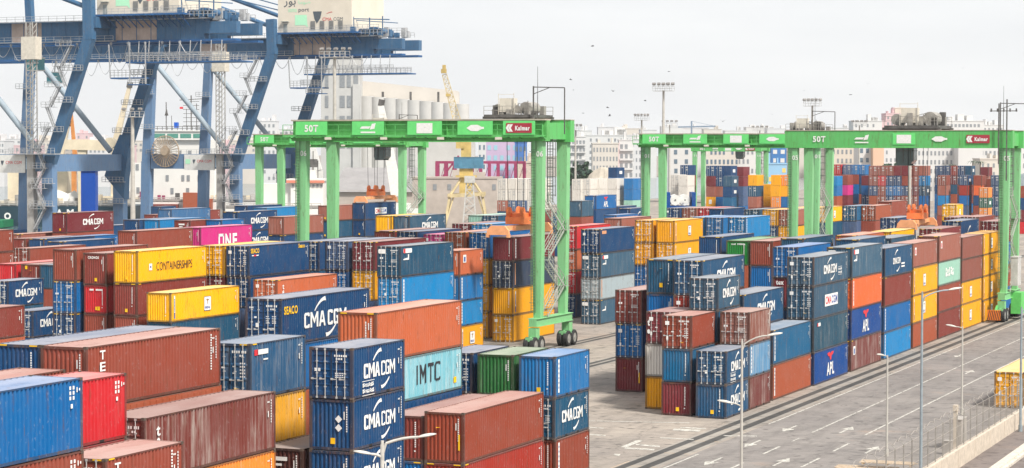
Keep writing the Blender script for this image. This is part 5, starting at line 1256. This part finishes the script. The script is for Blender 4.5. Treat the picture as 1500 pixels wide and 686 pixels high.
# silo bank: a row of tall cylinders with a head house, and the working tower
a, w, h = upright(527, 684, 141, 800); D_ = 800
t = thing('grain_silo', 'long pale concrete silo bank of eight joined cylinders', 'silo', (a.x,a.y,0), HEAD)
for k in range(9):
    b = MB(); r = w/18*1.35; b.tube((w/18+k*w/9,r*1.0,-1),(w/18+k*w/9,r+.01*k,h-.0-k*.35),r,36); b.build('silo_cell', SILO, t)
b = MB(); z0, z1 = h-.5, h+(141-118)/3290*800
b.prism([(0,h-6),(w*.92,h-6),(w*.92,h+1.8),(w*.9,h+2.1),(0,z1)], 'y', 6, 18); b.build('head_house', SILOL, t)
b = MB(); 
for k in range(3): b.box(w*(.2+.26*k),w*(.2+.26*k)+.8,2.5,3.3,h-2,h+1.6)
b.build('roof_vent', MACHD, t)
t = block('silo_tower', 'tall pale concrete silo working tower with slit windows', 'tower', 470, 527, 86, 790, SILO, 16, 0, 0)
w, h = (pd(527,86,790)-pd(470,86,790)).length, pd(470,86,790).z
for f in range(4):
    z = h-8-f*7.1
    for x, ww in ((.15*w,1.2),(.52*w,1.0),(.58*w,1.0),(.72*w,1.4),(.9*w,1.6)):
        b = MB(); b.box(x-ww/2,x+ww/2,-.15,.05,z-2.1,z+2.1); b.build('window', WIN, t)
b = MB(); b.box(w*.82,w+.5,-.8,0,-1,h-9); b.box(w*1.0,w*1.04,-.9,.3,-1,h-16); b.build('stair_core', SILO, t)
ROOFG = surf('shed_roof_grey', (.27,.26,.26), .8, var=.15, scale=.2); SHEDW = surf('shed_wall', (.42,.37,.33), .85, var=.15, scale=.3)
a = pd(490,285,700); c = pd(604,285,700); w = (c-a).length
t = thing('warehouse', 'grey roofed warehouse below the silos', 'warehouse', (a.x,a.y,0), HEAD)
b = MB(); b.box(0,w,0,30,0,8); b.build('wall', SHEDW, t); zr = pd(500,246,715).z
b = MB(); b.add([(-1,-1,7.6),(w+1,-1,7.6),(w+1,24,zr),(-1+w*.1,24,zr),(w+1,31,7.6),(-1,31,7.6)], [(0,1,2,3),(3,2,4,5)]); b.build('roof', ROOFG, t)
block('concrete_building', 'blank grey concrete building behind the yellow jib crane', 'building', 612, 695, 206, 740, SILO, 20, 0, 0)
block('shed', 'low brown grey shed behind the yellow jib crane', 'building', 604, 735, 262, 600, SHEDW, 14, 1, 6, .25)
block('gatehouse', 'small beige building with two square windows by the gantry leg', 'building', 757, 780, 239, 640, surf('beige_render',(.52,.45,.38),.8), 10, 2, 1, .25)
# maroon open steel frame
MAR = surf('maroon_steel', (.27,.035,.10), .6, var=.2); a = pd(640,270,610); c = pd(768,270,610); w = (c-a).length; zt_ = pd(660,238,610).z
t = thing('frame_shed', 'maroon open steel frame shed behind the blue site cabin', 'building', (a.x,a.y,0), HEAD)
for k in range(11):
    b = MB(); x = w*k/10; b.bar((x,0,0),(x,0,zt_),.9); b.bar((x,12,0),(x,12,zt_),.7); b.build('column', MAR, t)
b = MB(); b.bar((-.4,0,zt_),(w+.4,0,zt_),.7); b.bar((0,0,zt_-6),(w*.25,0,zt_+1.8),.5); b.bar((0,12,zt_),(w,12,zt_),.6); b.bar((0,0,zt_-1.0),(0,12,zt_),.5); b.bar((0,0,zt_*.55),(w,0,zt_*.55),.2); 
for k in range(10): b.bar((w*k/10,0,zt_*.55),(w*(k+1)/10,0,zt_),.15)
b.build('rafter', MAR, t)
b = MB(); b.box(0,w,1,11,0,zt_*.30); b.build('wall', surf('grey_screen',(.30,.28,.28),.8), t)
# yellow portal jib crane, white and orange mobile cranes
JY = surf('jib_crane_yellow', (.50,.37,.13), .6, var=.3, scale=.4); JYP = surf('jib_crane_pale_yellow', (.52,.43,.25), .6, var=.25, scale=.4); CBL = surf('site_cabin_blue', (.07,.20,.30), .6, var=.3, scale=.4)
def lattice(b, p, q, w, w2, n, r, m=0):
    p, q = Vector(p), Vector(q); a = (q-p).normalized(); up = Vector((0,0,1)) if abs(a.z) < .8 else Vector((0,1,0)); x = a.cross(up).normalized(); y = x.cross(a)
    C = [(-1,-1),(1,-1),(1,1),(-1,1)]; prev = None
    for i in range(n+1):
        t = i/n; ww = (w*(1-t)+w2*t)/2; pts = [p.lerp(q,t)+x*(i_*ww)+y*(j*ww) for i_, j in C]
        if prev:
            for k in range(4): b.bar(prev[k],pts[k],r*1.6,r*1.6,m); b.bar(prev[k],pts[(k+1) % 4],r,r,m); b.bar(pts[k],pts[(k+1) % 4],r,r,m)
        prev = pts
d = 560; a = pd(683,312,d); t = thing('jib_crane', 'yellow portal jib crane with raised lattice boom before the silos', 'crane', (a.x,a.y,0), HEAD); s = d/3290.
X = lambda u: (u-683)*s
Z = lambda v: CAM.z+(221-v)*s
b = MB()
for sx in (-1,1):
    for y in (-4,4): b.bar((sx*5.6,y,0),(sx*4.0,y*.8,Z(286)),.6); b.bar((sx*4.0,y*.8,Z(286)),(sx*.9,y*.3,Z(259)),.45)
    b.bar((sx*4.2,-4,Z(286)),(sx*4.2,4,Z(286)),.7); b.bar((sx*5.6,-4,.5),(sx*3.0,-3,Z(286)),.35)
for y in (-3.4,3.4): b.bar((-4.6,y,Z(287)),(4.8,y,Z(284)),.9)
b.build('portal', JYP, t)
b = MB(); b.box(-1.7,1.7,-1.7,1.7,Z(288),Z(238)); b.box(-2.6,2.6,-2.6,2.6,Z(260),Z(257)); b.box(-1.3,1.2,-1.2,1.2,Z(238),Z(205)); b.build('slewing_column', JY, t)
b = MB(); b.box(X(665),X(708),-2.2,2.2,Z(247),Z(231)); b.box(X(665),X(708),-2.3,2.3,Z(231),Z(230.3)); 
for k in range(5): b.box(X(670+k*8),X(674+k*8),-2.28,-2.2,Z(243),Z(235))
b.build('machinery_cab', CBL, t)
b = MB(); lattice(b, (-.5,0,Z(216)), (X(651),0,Z(110)), 2.2, 1.1, 16, .11); b.bar((-.5,0,Z(205)),(X(668),0,Z(190)),.6); b.build('boom', JYP, t)
b = MB(); b.box(X(646),X(654),-1,1,Z(108),Z(102)); b.box(X(648),X(653),-.7,.7,Z(102),Z(96)); b.build('boom_head', JY, t); b = MB(); b.box(X(668),X(680),-1.5,1.5,Z(218),Z(203)); b.build('counterweight', JY, t); b = MB(); b.box(X(653),X(660),-.9,.9,Z(142),Z(138)); b.build('boom_platform', JY, t)
d = 520; a = pd(688,318,d); t = thing('tower_crane', 'small white lattice crane base in front of the yellow jib crane', 'crane', (a.x,a.y,0), HEAD)
b = MB(); lattice(b,(0,0,0),(0,0,pd(688,265,d).z),3.6,1.4,7,.17); b.box(-1.2,1.2,-1.2,1.2,pd(688,268,d).z,pd(688,258,d).z); b.build('tower', surf('dull_white_steel',(.45,.45,.43),.6), t)
def mobile(u, vb, d, bu, bv, tu, tv, mat, bodymat, label, w=1.8):
    """harbour mobile crane: chassis, slewing body, boom"""
    a = pd(u, vb, d); t = thing('mobile_crane', label, 'crane', (a.x,a.y,0), HEAD); s = d/3290.; XX = lambda q: (q-u)*s; ZZ = lambda v: CAM.z+(221-v)*s
    b = MB(); b.box(-6,6,-2.6,2.6,.9,2.4); [b.tube((k,-2.7,.7),(k,-2.0,.7),.7,12) for k in (-5,-3,-1,1,3,5)]; b.build('chassis', MACHD, t)
    b = MB(); b.box(-3.6,4,-2.4,2.4,2.4,6.0); b.box(-3.0,2.0,-2.0,2.0,6.0,7.4); b.build('slewing_body', bodymat, t)
    b = MB(); b.bar((0,0,6),(0,0,ZZ(bv)),1.8,1.8,0); b.build('tower', mat, t)
    b = MB(); b.bar((XX(bu),-.0,ZZ(bv)),(XX(tu),0,ZZ(tv)),w,w,0,(0,1,0),w*.5,w*.5); b.build('boom', mat, t)
    b = MB(); b.bar((XX(tu),0,ZZ(tv)),(XX(tu)+.3,0,ZZ(tv)+1.6),1.5,1.3); b.build('boom_head', MACHD, t); return t
mobile(590,288,560,582,288,558,156,CABW,CABW,'white mobile crane boom raised behind the back left green gantry',3.0)
mobile(468,288,620,466,250,455,200,CABW,CABW,'pale mobile crane boom beside the white deckhouse',2.2)
OR = surf('crane_orange', (.62,.25,.07), .6, var=.25, scale=.4); CRM = surf('ship_crane_cream', (.66,.57,.42), .6, var=.15, scale=.3)
mobile(107,285,640,112,250,105,165,OR,OR,'orange mobile crane seen between the blue crane legs',1.4)
mobile(84,300,640,84,250,100,186,CRM,CRM,'cream crane between the blue crane legs',2.0)
mobile(168,300,640,166,225,190,130,CRM,CRM,'cream boom rising past the inclined blue crane leg',2.0)
d = 600; a = pd(110,212,d); b = MB(); b.prism([(-4.4,-1.3),(8.6,-1.6),(10.5,-.4),(9.6,.9),(3,1.4),(-4.4,1.3)], 'y', -1.5, 1.5); b.tube((9.5,-1.8,.4),(9.5,1.8,.4),1.5,12); b.bar((2,0,-1.4),(2,0,-a.z),2.2)
tag(b.build('deck_crane', CRM, None, a, HEAD), 'cream ship deck crane with a round drum, left', 'crane')
b = MB(); zq = pd(135,251,560).z; b.box(-1.8,1.8,-1.8,1.8,0,zq); b.box(-2.3,2.3,-2.1,2.1,zq,zq+.3); q = pd(131,251,560); tag(b.build('hopper_column', surf('strong_blue',(.0,.06,.36),.5,var=.06), None, (q.x,q.y,0), HEAD), 'strong blue square column between the blue crane legs', 'column')
# ------------------------------------------------------------------ ships
HULL = surf('dark_hull', (.012,.04,.06), .5, var=.2, scale=.1); SHIPW = surf('ship_white', (.68,.67,.64), .55, var=.06, scale=.1); RAILW = surf('deck_rail_grey', (.46,.44,.42), .6, var=.2); GRND2 = surf('deck_green', (.01,.17,.07), .6)
def ship(label, u0, u1, vdeck, D, hullm):
    a, c = pd(u0,vdeck,D), pd(u1,vdeck,D); w = (c-a).length; t = thing('cargo_ship', label, 'ship', (a.x,a.y,0), HEAD)
    b = MB(); h = a.z; b.prism([(0,0),(w,0),(w,22),(w*.97,24),(0,24)], 'z', -.5, h); b.build('hull', hullm, t)
    b = MB(); b.rail((0,0,h),(w,0,h),1.3,2.2,.09,0,2); b.box(0,w,.4,.8,h,h+.7); b.build('deck_rail', RAILW, t)
    return t, w, h, (lambda u: (u-u0)*w/(u1-u0)), (lambda v: CAM.z+(221-v)*D/3290.)
t, w, h, SX, SZ = ship('dark hulled cargo ship with white lettering behind the left crane legs', -60, 196, 302, 600, HULL)
for ch, u, v, hh in (('O',11,318,11),('A',87,313,12),('M',103,313,12)):
    lettering(t, ch, SX(u+5)-SX(u-5), 1.9, SX(u), -.06, SZ(v), WHITE, .05)
rr = random.Random(8); 
for k in range(26):
    b = MB(); u = -20+k*8; x = SX(u); hh = rr.uniform(.8,3.2); b.box(x,x+rr.uniform(1,3),1.5,4,h,h+hh); b.build('deck_fitting', (RAILW, CRM, SHIPW, MACH)[rr.randrange(4)], t)
b = MB(); b.add([(SX(79),2,h+.6),(SX(120),2,h+.6),(SX(118),3,h+2.5),(SX(106),3,h+4.2),(SX(96),3,h+3.2),(SX(80),3,h+4.4),(SX(79),14,h+1),(SX(120),14,h+1)], [(0,1,2,3),(0,3,4,5),(5,4,7,6),(4,3,2,7)]); b.build('hatch_tarpaulin', SHIPW, t)
for u0, u1, v in ((4,20,232),(68,92,240)):
    b = MB(); b.box(SX(u0),SX(u1),6,12,h,SZ(v)); b.build('deck_house', CRM, t)
b = MB(); b.box(SX(-40),SX(22),-14,-2,0.2,SZ(322)); b.bar((SX(4),-14.2,SZ(322)),(SX(4),-14.2,SZ(308)),.7); tag(b.build('mooring_barge', GRND2, None, t.location, HEAD), 'low green vessel at the left edge before the dark hull', 'boat')
t, w, h, SX, SZ = ship('white ship with tall deckhouse and green bridge windows behind the cable reel', 172, 400, 296, 680, SHIPW)
b = MB(); b.box(SX(181),SX(312),3,16,h,SZ(240)); b.box(SX(228),SX(312),3,16,SZ(240),SZ(206)); b.box(SX(222),SX(303),2,17,SZ(206),SZ(193)); b.box(SX(220),SX(305),1.6,17.4,SZ(193.5),SZ(192)); b.box(SX(312),SX(322),4,14,h,SZ(256)); sh = b.build('superstructure', SHIPW, t)
for k in range(34):
    b = MB(); u = 178+k*6.5; x = SX(u); hh = rr.uniform(.6,3.4); b.box(x,x+rr.uniform(.5,2.6),.8,2.2,h,h+hh); b.build('deck_fitting', (RAILW, MACH, MACHD, CRM, MAR, LATT)[rr.randrange(6)], t)
for k in range(4): b = MB(); b.box(SX(225+k*19),SX(241+k*19),1.9,2.1,SZ(203),SZ(197)); b.build('bridge_window', surf('bridge_glass',(.09,.27,.22),.2), sh)
for u, v in ((243,262),(266,262),(274,262),(250,281),(273,281),(199,246),(200,280),(290,262),(236,240),(262,226),(276,226)):
    b = MB(); b.box(SX(u)-.45,SX(u)+.45,2.85,3.1,SZ(v)-.9,SZ(v)+.9); b.build('window', WIN, sh)
b = MB()
for u, v, r in ((238,150,.25),(275,140,.3),(268,160,.15),(283,152,.2),(246,170,.15)): b.bar((SX(u),8,SZ(193)),(SX(u),8,SZ(v)),r)
for k in range(7): b.bar((SX(263),8,SZ(185-k*6)),(SX(287),8,SZ(185-k*6)),.14); 
b.bar((SX(258),8,SZ(147)),(SX(292),8,SZ(145)),.2); b.rail((SX(222),2,SZ(192)),(SX(303),2,SZ(192)),1.2,1.5,.07)
b.prism([(SX(236),SZ(170)),(SX(241),SZ(170)),(SX(238.5),SZ(160))],'y',7.5,8.5); b.build('radar_mast', MACHD, t)
b = MB(); b.box(SX(251),SX(256),6,9,SZ(188),SZ(180)); b.build('funnel_box', surf('strong_blue2',(.0,.08,.45),.5), t)
b = MB(); b.quad((SX(258),8,SZ(160)),(SX(263),8.2,SZ(160)),(SX(263),8,SZ(157)),(SX(258),8.2,SZ(157))); b.build('flag', REDM, t)
for u0, u1, v, m in ((270,297,283,'or2'),(222,262,300,'mr2'),(298,312,292,'or2')):
    b = MB(); b.box(SX(u0),SX(u1),-3,0,h-3,SZ(v)); b.build('deck_container', paint(m), t)
t, w, h, SX, SZ = ship('white ship deckhouse with red roof edge seen between green gantry legs', 330, 470, 306, 540, SHIPW)
b = MB(); b.box(SX(424),SX(472),3,12,h,SZ(266)); b.box(SX(418),SX(474),2.5,12.5,SZ(266),SZ(263)); b.box(SX(380),SX(424),4,12,h,SZ(270)); b.box(SX(432),SX(460),4,10,SZ(263),SZ(250)); sh = b.build('superstructure', SHIPW, t)
b = MB(); b.box(SX(418),SX(474),2.3,2.5,SZ(269),SZ(265)); b.build('trim', surf('salmon_trim',(.62,.22,.15),.6), t)
for k in range(8): b = MB(); b.box(SX(426+k*6),SX(429+k*6),2.8,3.05,SZ(275),SZ(271)); b.build('window', WIN, sh)
b = MB(); 
for u, v in ((455,222),(462,236),(448,240)): b.bar((SX(u),7,SZ(262)),(SX(u),7,SZ(v)),.22)
b.box(SX(450),SX(461),6,8,SZ(246),SZ(234)); b.build('radar_mast', MACHD, t)
# bundled white drums on a flat rack, beyond the middle gantry
d = 395; a = pd(976,302,d); t = thing('flat_rack_load', 'two big white wrapped drums on a blue flat rack, yard centre', 'cargo', (a.x,a.y,a.z), HEAD); s = d/3290.
b = MB(); b.box(0,5.2,0,6,-.4,0); b.box(0,.7,0,6,0,2.4); b.box(4.5,5.2,0,6,0,2.4); b.build('flat_rack', paint('bl2'), t)
for k in range(2): b = MB(); b.tube((1.6+1.7*k,.2 if k == 0 else .6,1.05),(1.6+1.7*k,4,1.05),.98,8 if k == 0 else 16); b.tube((1.6+1.7*k,.1,1.05),(1.6+1.7*k,.22,1.05),.15,8,1); b.build('drum', [CABW, MACHD], t)
b = MB(); b.box(-CW/2,CW/2,0,6.06,-a.z,-.42); b.build('base_stack', paint('nv'), t, (2.6,0,0))
# ------------------------------------------------------------------ city on the skyline
def bm(n, c): return surf('render_'+n, c, .85, var=.06, scale=.08)
CW_, CCR, CBE, CPK, CGY, CBL_ = bm('white',(.58,.575,.565)), bm('cream',(.57,.525,.47)), bm('beige',(.6,.53,.45)), bm('pink',(.62,.44,.45)), bm('grey',(.58,.57,.57)), bm('blue',(.05,.17,.40))
G_ = 'apartment buildings on the skyline'
B = lambda lab, *a, **k: block('apartment_building', lab, 'building', *a, group=G_, **k)
B('white apartment block with dark window bands right of the front gantry leg',832,858,201,1000,CW_,14,8,5,.66,roofbits=1,bands=True)
B('long white block with small roof housings, above the grid windowed one',852,932,199,1150,CW_,20,9,9,.3,roofbits=4)
B('pale block with a regular grid of small square windows',868,906,211,980,CCR,14,6,8,.42)
B('white balconied block with a pink panel beside it',907,928,206,990,CW_,14,6,3,.6,bands=True)
B('narrow block, pink above and pale below',897,907,211,985,CPK,9,0,0)
B('stepped grey block behind the middle gantry end',925,945,205,1100,CGY,16,7,4,.4,roofbits=2)
B('white block with blue stripe behind the thin gantry legs',982,1014,214,900,CW_,14,6,2,.3,wmat=WINB)
B('cream apartment block with two tone windows under the middle beam',1033,1082,214,880,CCR,14,6,8,.5,wmat=WINB)
B('white apartment block right of the cream one, under the beam',1080,1118,214,900,CW_,14,6,6,.45)
B('bright blue block with white windows between gantry legs',1130,1152,214,860,CBL_,12,5,2,.55,wmat=CW_)
B('low pastel striped block under the bright blue one',1124,1153,241,840,bm('sky',(.25,.43,.60)),10,2,3,.5,wmat=bm('straw',(.75,.5,.12)))
B('beige block behind the right gantry legs',1212,1262,214,950,CBE,16,6,8,.45)
B('white block with a dark column, under the right beam',1258,1283,212,930,CW_,14,6,3,.5,wmat=WINB)
B('slim slate and peach block under the right beam',1279,1295,213,925,bm('peach',(.62,.42,.30)),14,0,0)
B('pale grey wide block behind the trees',1290,1345,216,1100,CGY,16,6,9,.4)
B('white gridded block right of the thick grey pole',1338,1408,216,930,CW_,16,6,12,.45,bands=False)
B('blank white gable, right under the beam',1404,1440,214,920,CW_,16,0,0)
B('white block with dark balconies left of the right gantry leg',1436,1466,216,960,CW_,14,6,5,.5)
B('low pitched roof villa left of the right gantry leg',1436,1468,234,860,CCR,14,2,4,.35)
B('pinkish tower with a taller tan core, above the right beam',1298,1322,167,1400,CPK,18,12,4,.4,roofbits=1)
B('tan tower core behind the pinkish tower',1311,1327,159,1420,CBE,14,0,0)
B('grey striped tower beside the pinkish one',1322,1345,168,1450,CGY,18,12,4,.55)
B('long white office block with ribbon windows and maroon sign',1386,1442,178,1350,CW_,20,10,10,.6,roofbits=2)
B('low white block with rooftop lettering frame, right beam',1250,1292,178,1350,CW_,18,10,5,.3,roofbits=1)
B('mauve block beside the rooftop frame',1287,1298,178,1400,CPK,14,0,0)
B('white block at the right end of the skyline',1440,1470,184,1380,CW_,18,10,5,.4,roofbits=2)
B('white block beyond the right gantry leg, frame edge',1490,1512,205,980,CW_,14,6,3,.5)
B('hazy block left of the blue crane leg',112,130,196,1700,CPK,18,8,3,.4)
B('hazy grey block at the far left',-10,40,204,1700,CGY,20,6,6,.4,roofbits=2)
B('hazy white block behind the stairs of the left crane',60,98,205,1800,CW_,20,6,6,.4,roofbits=2)
B('distant grey block above the back left gantry',378,404,178,1250,CGY,16,10,4,.45,roofbits=1)
B('distant white block beside the silo tower',400,432,190,1500,CW_,16,8,4,.4,roofbits=1)
B('hazy low block behind the inclined leg',322,352,206,1500,CCR,16,6,4,.4)
B('pastel pink and teal lattice block under the front beam',712,768,207,900,bm('mauve',(.50,.38,.52)),14,6,6,.55,wmat=bm('teal',(.30,.50,.58)))
B('deep blue glazed block under the front beam',754,772,209,880,bm('azure',(.06,.16,.42)),12,6,3,.6,wmat=WINB)
B('speckled pale block behind the jib crane',700,724,207,950,CW_,14,6,4,.4,wmat=WINB)
for k in range(16):
    u = 845+k*31; lab = ('pale','grey','cream','white')[k % 4]
    block('roofline_building', f'hazy {lab} roofline block {("low","stepped","long","narrow")[(k//4) % 4]}, along the far skyline', 'building', u, u+22+(k*7) % 19, 192-(k*5) % 7, 1700+40*(k % 3), (CW_,CGY,CCR,CW_)[k % 4], 20, 0, 0, group='far roofline blocks', roofbits=2)
for k in range(13):
    u = -20+k*36; block('port_shed', ('long grey','low pinkish','pale stepped','dull brown')[k % 4]+' port shed, far behind the quay cranes, '+('beside a mast','by the orange boom','under the braces','at the ship bow')[(k//4) % 4], 'building', u, u+26+(k*11) % 17, 207+(k*7) % 14, 1250+60*(k % 4), (CGY,CPK,CCR,SHEDW)[k % 4], 24, 2, 6, .5, group='far port sheds', roofbits=1)
b = MB(); a = pd(1013,193,1500); b.bar((0,0,0),(0,0,a.z+7),1.0); b.bar((-9,0,a.z+3),(16,0,a.z+3.6),.9); b.bar((0,0,a.z+7),(14,0,a.z+4),.2); tag(b.build('tower_crane', surf('distant_crane_blue',(.16,.22,.30),.7), None, (a.x,a.y,0), HEAD), 'small bluish tower crane on the skyline beside the tall mast', 'crane')
# ground rubble mound
b = MB(); a = pd(848,262,700); rr = random.Random(4); n = 14; w = (pd(928,262,700)-a).length; vs = []; zt_ = pd(890,246,700).z
for i in range(n+1):
    for j in range(5): t_ = i/n; vs.append((w*t_, j*6, max(0, zt_*(math.sin(math.pi*min(1,t_*.9+.05))**.5)*(1-abs(j-2)/2.4)+rr.uniform(-.4,.4))))
b.add(vs, [(i*5+j,(i+1)*5+j,(i+1)*5+j+1,i*5+j+1) for i in range(n) for j in range(4)]); tag(b.build('rubble_mound', surf('pale_rubble',(.40,.36,.30),.95,var=.3,scale=.3), None, (a.x,a.y,0), HEAD), 'pale rubble mound beyond the white reefers', 'mound')
# ------------------------------------------------------------------ trees
LEAFS = [surf('foliage_%d' % i, c, .8, var=.35, scale=.5) for i, c in enumerate(((.045,.085,.05),(.065,.12,.06),(.03,.065,.045)))]
BARK = surf('bark', (.12,.09,.07), .9)
def tree(u, vt, D, wpx, label, seed):
    p = pd(u, vt, D); h = p.z; w = wpx*D/3290; rr = random.Random(seed); t = thing('tree', label, 'tree', (p.x,p.y,0), 0, 'trees among the far buildings')
    b = MB(); b.tube((0,0,0),(0,0,h*.6),.45,8,0,.25)
    for k in range(6): a = k*1.05; b.tube((0,0,h*.4+k*.3),(math.cos(a)*w*.3,math.sin(a)*w*.3,h*.72),.16,5,0,.06)
    b.build('trunk', BARK, t)
    b = MB()
    cl = [(rr.uniform(-.42,.42)*w, rr.uniform(-.3,.3)*w, h*.62+rr.uniform(-.12,.26)*h*.9*(1)) for _ in range(16)]
    for cx, cy, cz in cl:
        cr_ = rr.uniform(.10,.2)*w; m = rr.randrange(3)
        for k in range(60):
            v = Vector((rr.gauss(0,1),rr.gauss(0,1),rr.gauss(0,.8))).normalized()*cr_*rr.uniform(.5,1.05)
            c = Vector((cx,cy,min(cz,h-cr_*.6)))+v; s = rr.uniform(.3,.7); n1 = Vector((rr.gauss(0,1),rr.gauss(0,1),rr.gauss(0,1))).normalized(); x = n1.orthogonal()*s; y = n1.cross(x)
            b.add([c-x,c-y*.6,c+x,c+y*.6],[(0,1,2,3)], m if rr.random() < .7 else rr.randrange(3))
    b.build('crown', LEAFS, t)
tree(1309,229,800,36,'round dark tree above the maroon far containers',1)
tree(1291,238,800,18,'smaller tree left of the round dark tree',2)
tree(1390,233,820,27,'dark tree before the white gridded block',3)
tree(1226,233,820,22,'tree half hidden by the right gantry legs',4)
tree(851,228,820,20,'tall blue green tree right of the front gantry leg',5)
tree(862,243,815,26,'low bush tree right of the tall one',6)
tree(838,238,815,18,'tree half hidden by the front gantry rear leg',7)
tree(1350,236,830,14,'small tree by the thick grey pole',8)
def palm(u, vt, D, label, seed):
    p = pd(u, vt, D); h = p.z; rr = random.Random(seed); t = thing('palm_tree', label, 'tree', (p.x,p.y,0)); b = MB(); b.tube((0,0,0),(0,0,h-1.2),.3,7,0,.2); b.build('trunk', BARK, t); b = MB()
    for k in range(16):
        a = k*.42; l = rr.uniform(2.2,3.2); pr_ = Vector((0,0,h-1.2))
        for q in range(1,6):
            f = q/5; nx = Vector((math.cos(a)*l*f, math.sin(a)*l*f, h-1.2+1.6*f-2.6*f*f)); d_ = (nx-pr_); sd = d_.cross(Vector((0,0,1))).normalized()*(.32*(1.15-f)); b.add([pr_-sd,pr_+sd,nx+sd*.8,nx-sd*.8],[(0,1,2,3)], k % 3); pr_ = nx
    b.build('crown', LEAFS, t)
palm(1425,232,840,'left palm beside the gridded white block',1); palm(1436,233,845,'right palm beside the villa roof',2)
# ------------------------------------------------------------------ birds
BIRD = surf('bird_plumage', (.05,.05,.055), .8)
for k, (u, v) in enumerate(((868,68),(980,105),(898,134),(890,158),(854,166),(893,170),(945,148),(915,184),(1059,178),(1178,133),(1246,139),(1271,123),(1410,100),(840,132),(1131,168),(836,117))):
    d = 190+((k*37) % 90); p = pd(u, v, d); o = thing('bird', ('dark bird gliding over the yard','dark bird banking over the yard','dark bird flapping over the yard')[k % 3]+' against the pale sky', 'bird', p, rnd.uniform(0,6.3), 'birds over the yard')
    b = MB(); b.tube((-.16,0,0),(.12,0,.01),.045,6,0,.03); b.tube((.12,0,.01),(.2,0,.02),.03,6,0,.005); b.add([(-.16,-.02,0),(-.28,-.06,0),(-.28,.06,0),(-.16,.02,0)],[(0,1,2,3)])
    up = (.10,.02,.18)[k % 3]
    for s in (-1,1): b.add([(.08,s*.03,.02),(-.06,s*.03,.02),(-.02,s*.3,.02+up),(.08,s*.3,.02+up),(-.06,s*.55,.02+up*.6)],[(0,1,2,3),(2,4,3)] if s > 0 else [(3,2,1,0),(3,4,2)])
    bo = b.build('body', BIRD, o); bo.scale = (.75,.75,.75)
# ------------------------------------------------------------------ harbour haze
b = MB(); b.box(-2600,1500,-260,2900,-1.6,110)
hz = b.build('haze', None); hz.data.materials.clear()
m = bpy.data.materials.new('haze'); m.use_nodes = True; t_ = m.node_tree; t_.nodes.remove(t_.nodes['Principled BSDF'])
pv = t_.nodes.new('ShaderNodeVolumePrincipled'); pv.inputs['Color'].default_value = (.93,.95,.97,1); pv.inputs['Density'].default_value = .00008; pv.inputs['Anisotropy'].default_value = .2
t_.links.new(pv.outputs[0], t_.nodes['Material Output'].inputs['Volume']); hz.data.materials.append(m); tag(hz, None, None, None, 'stuff')
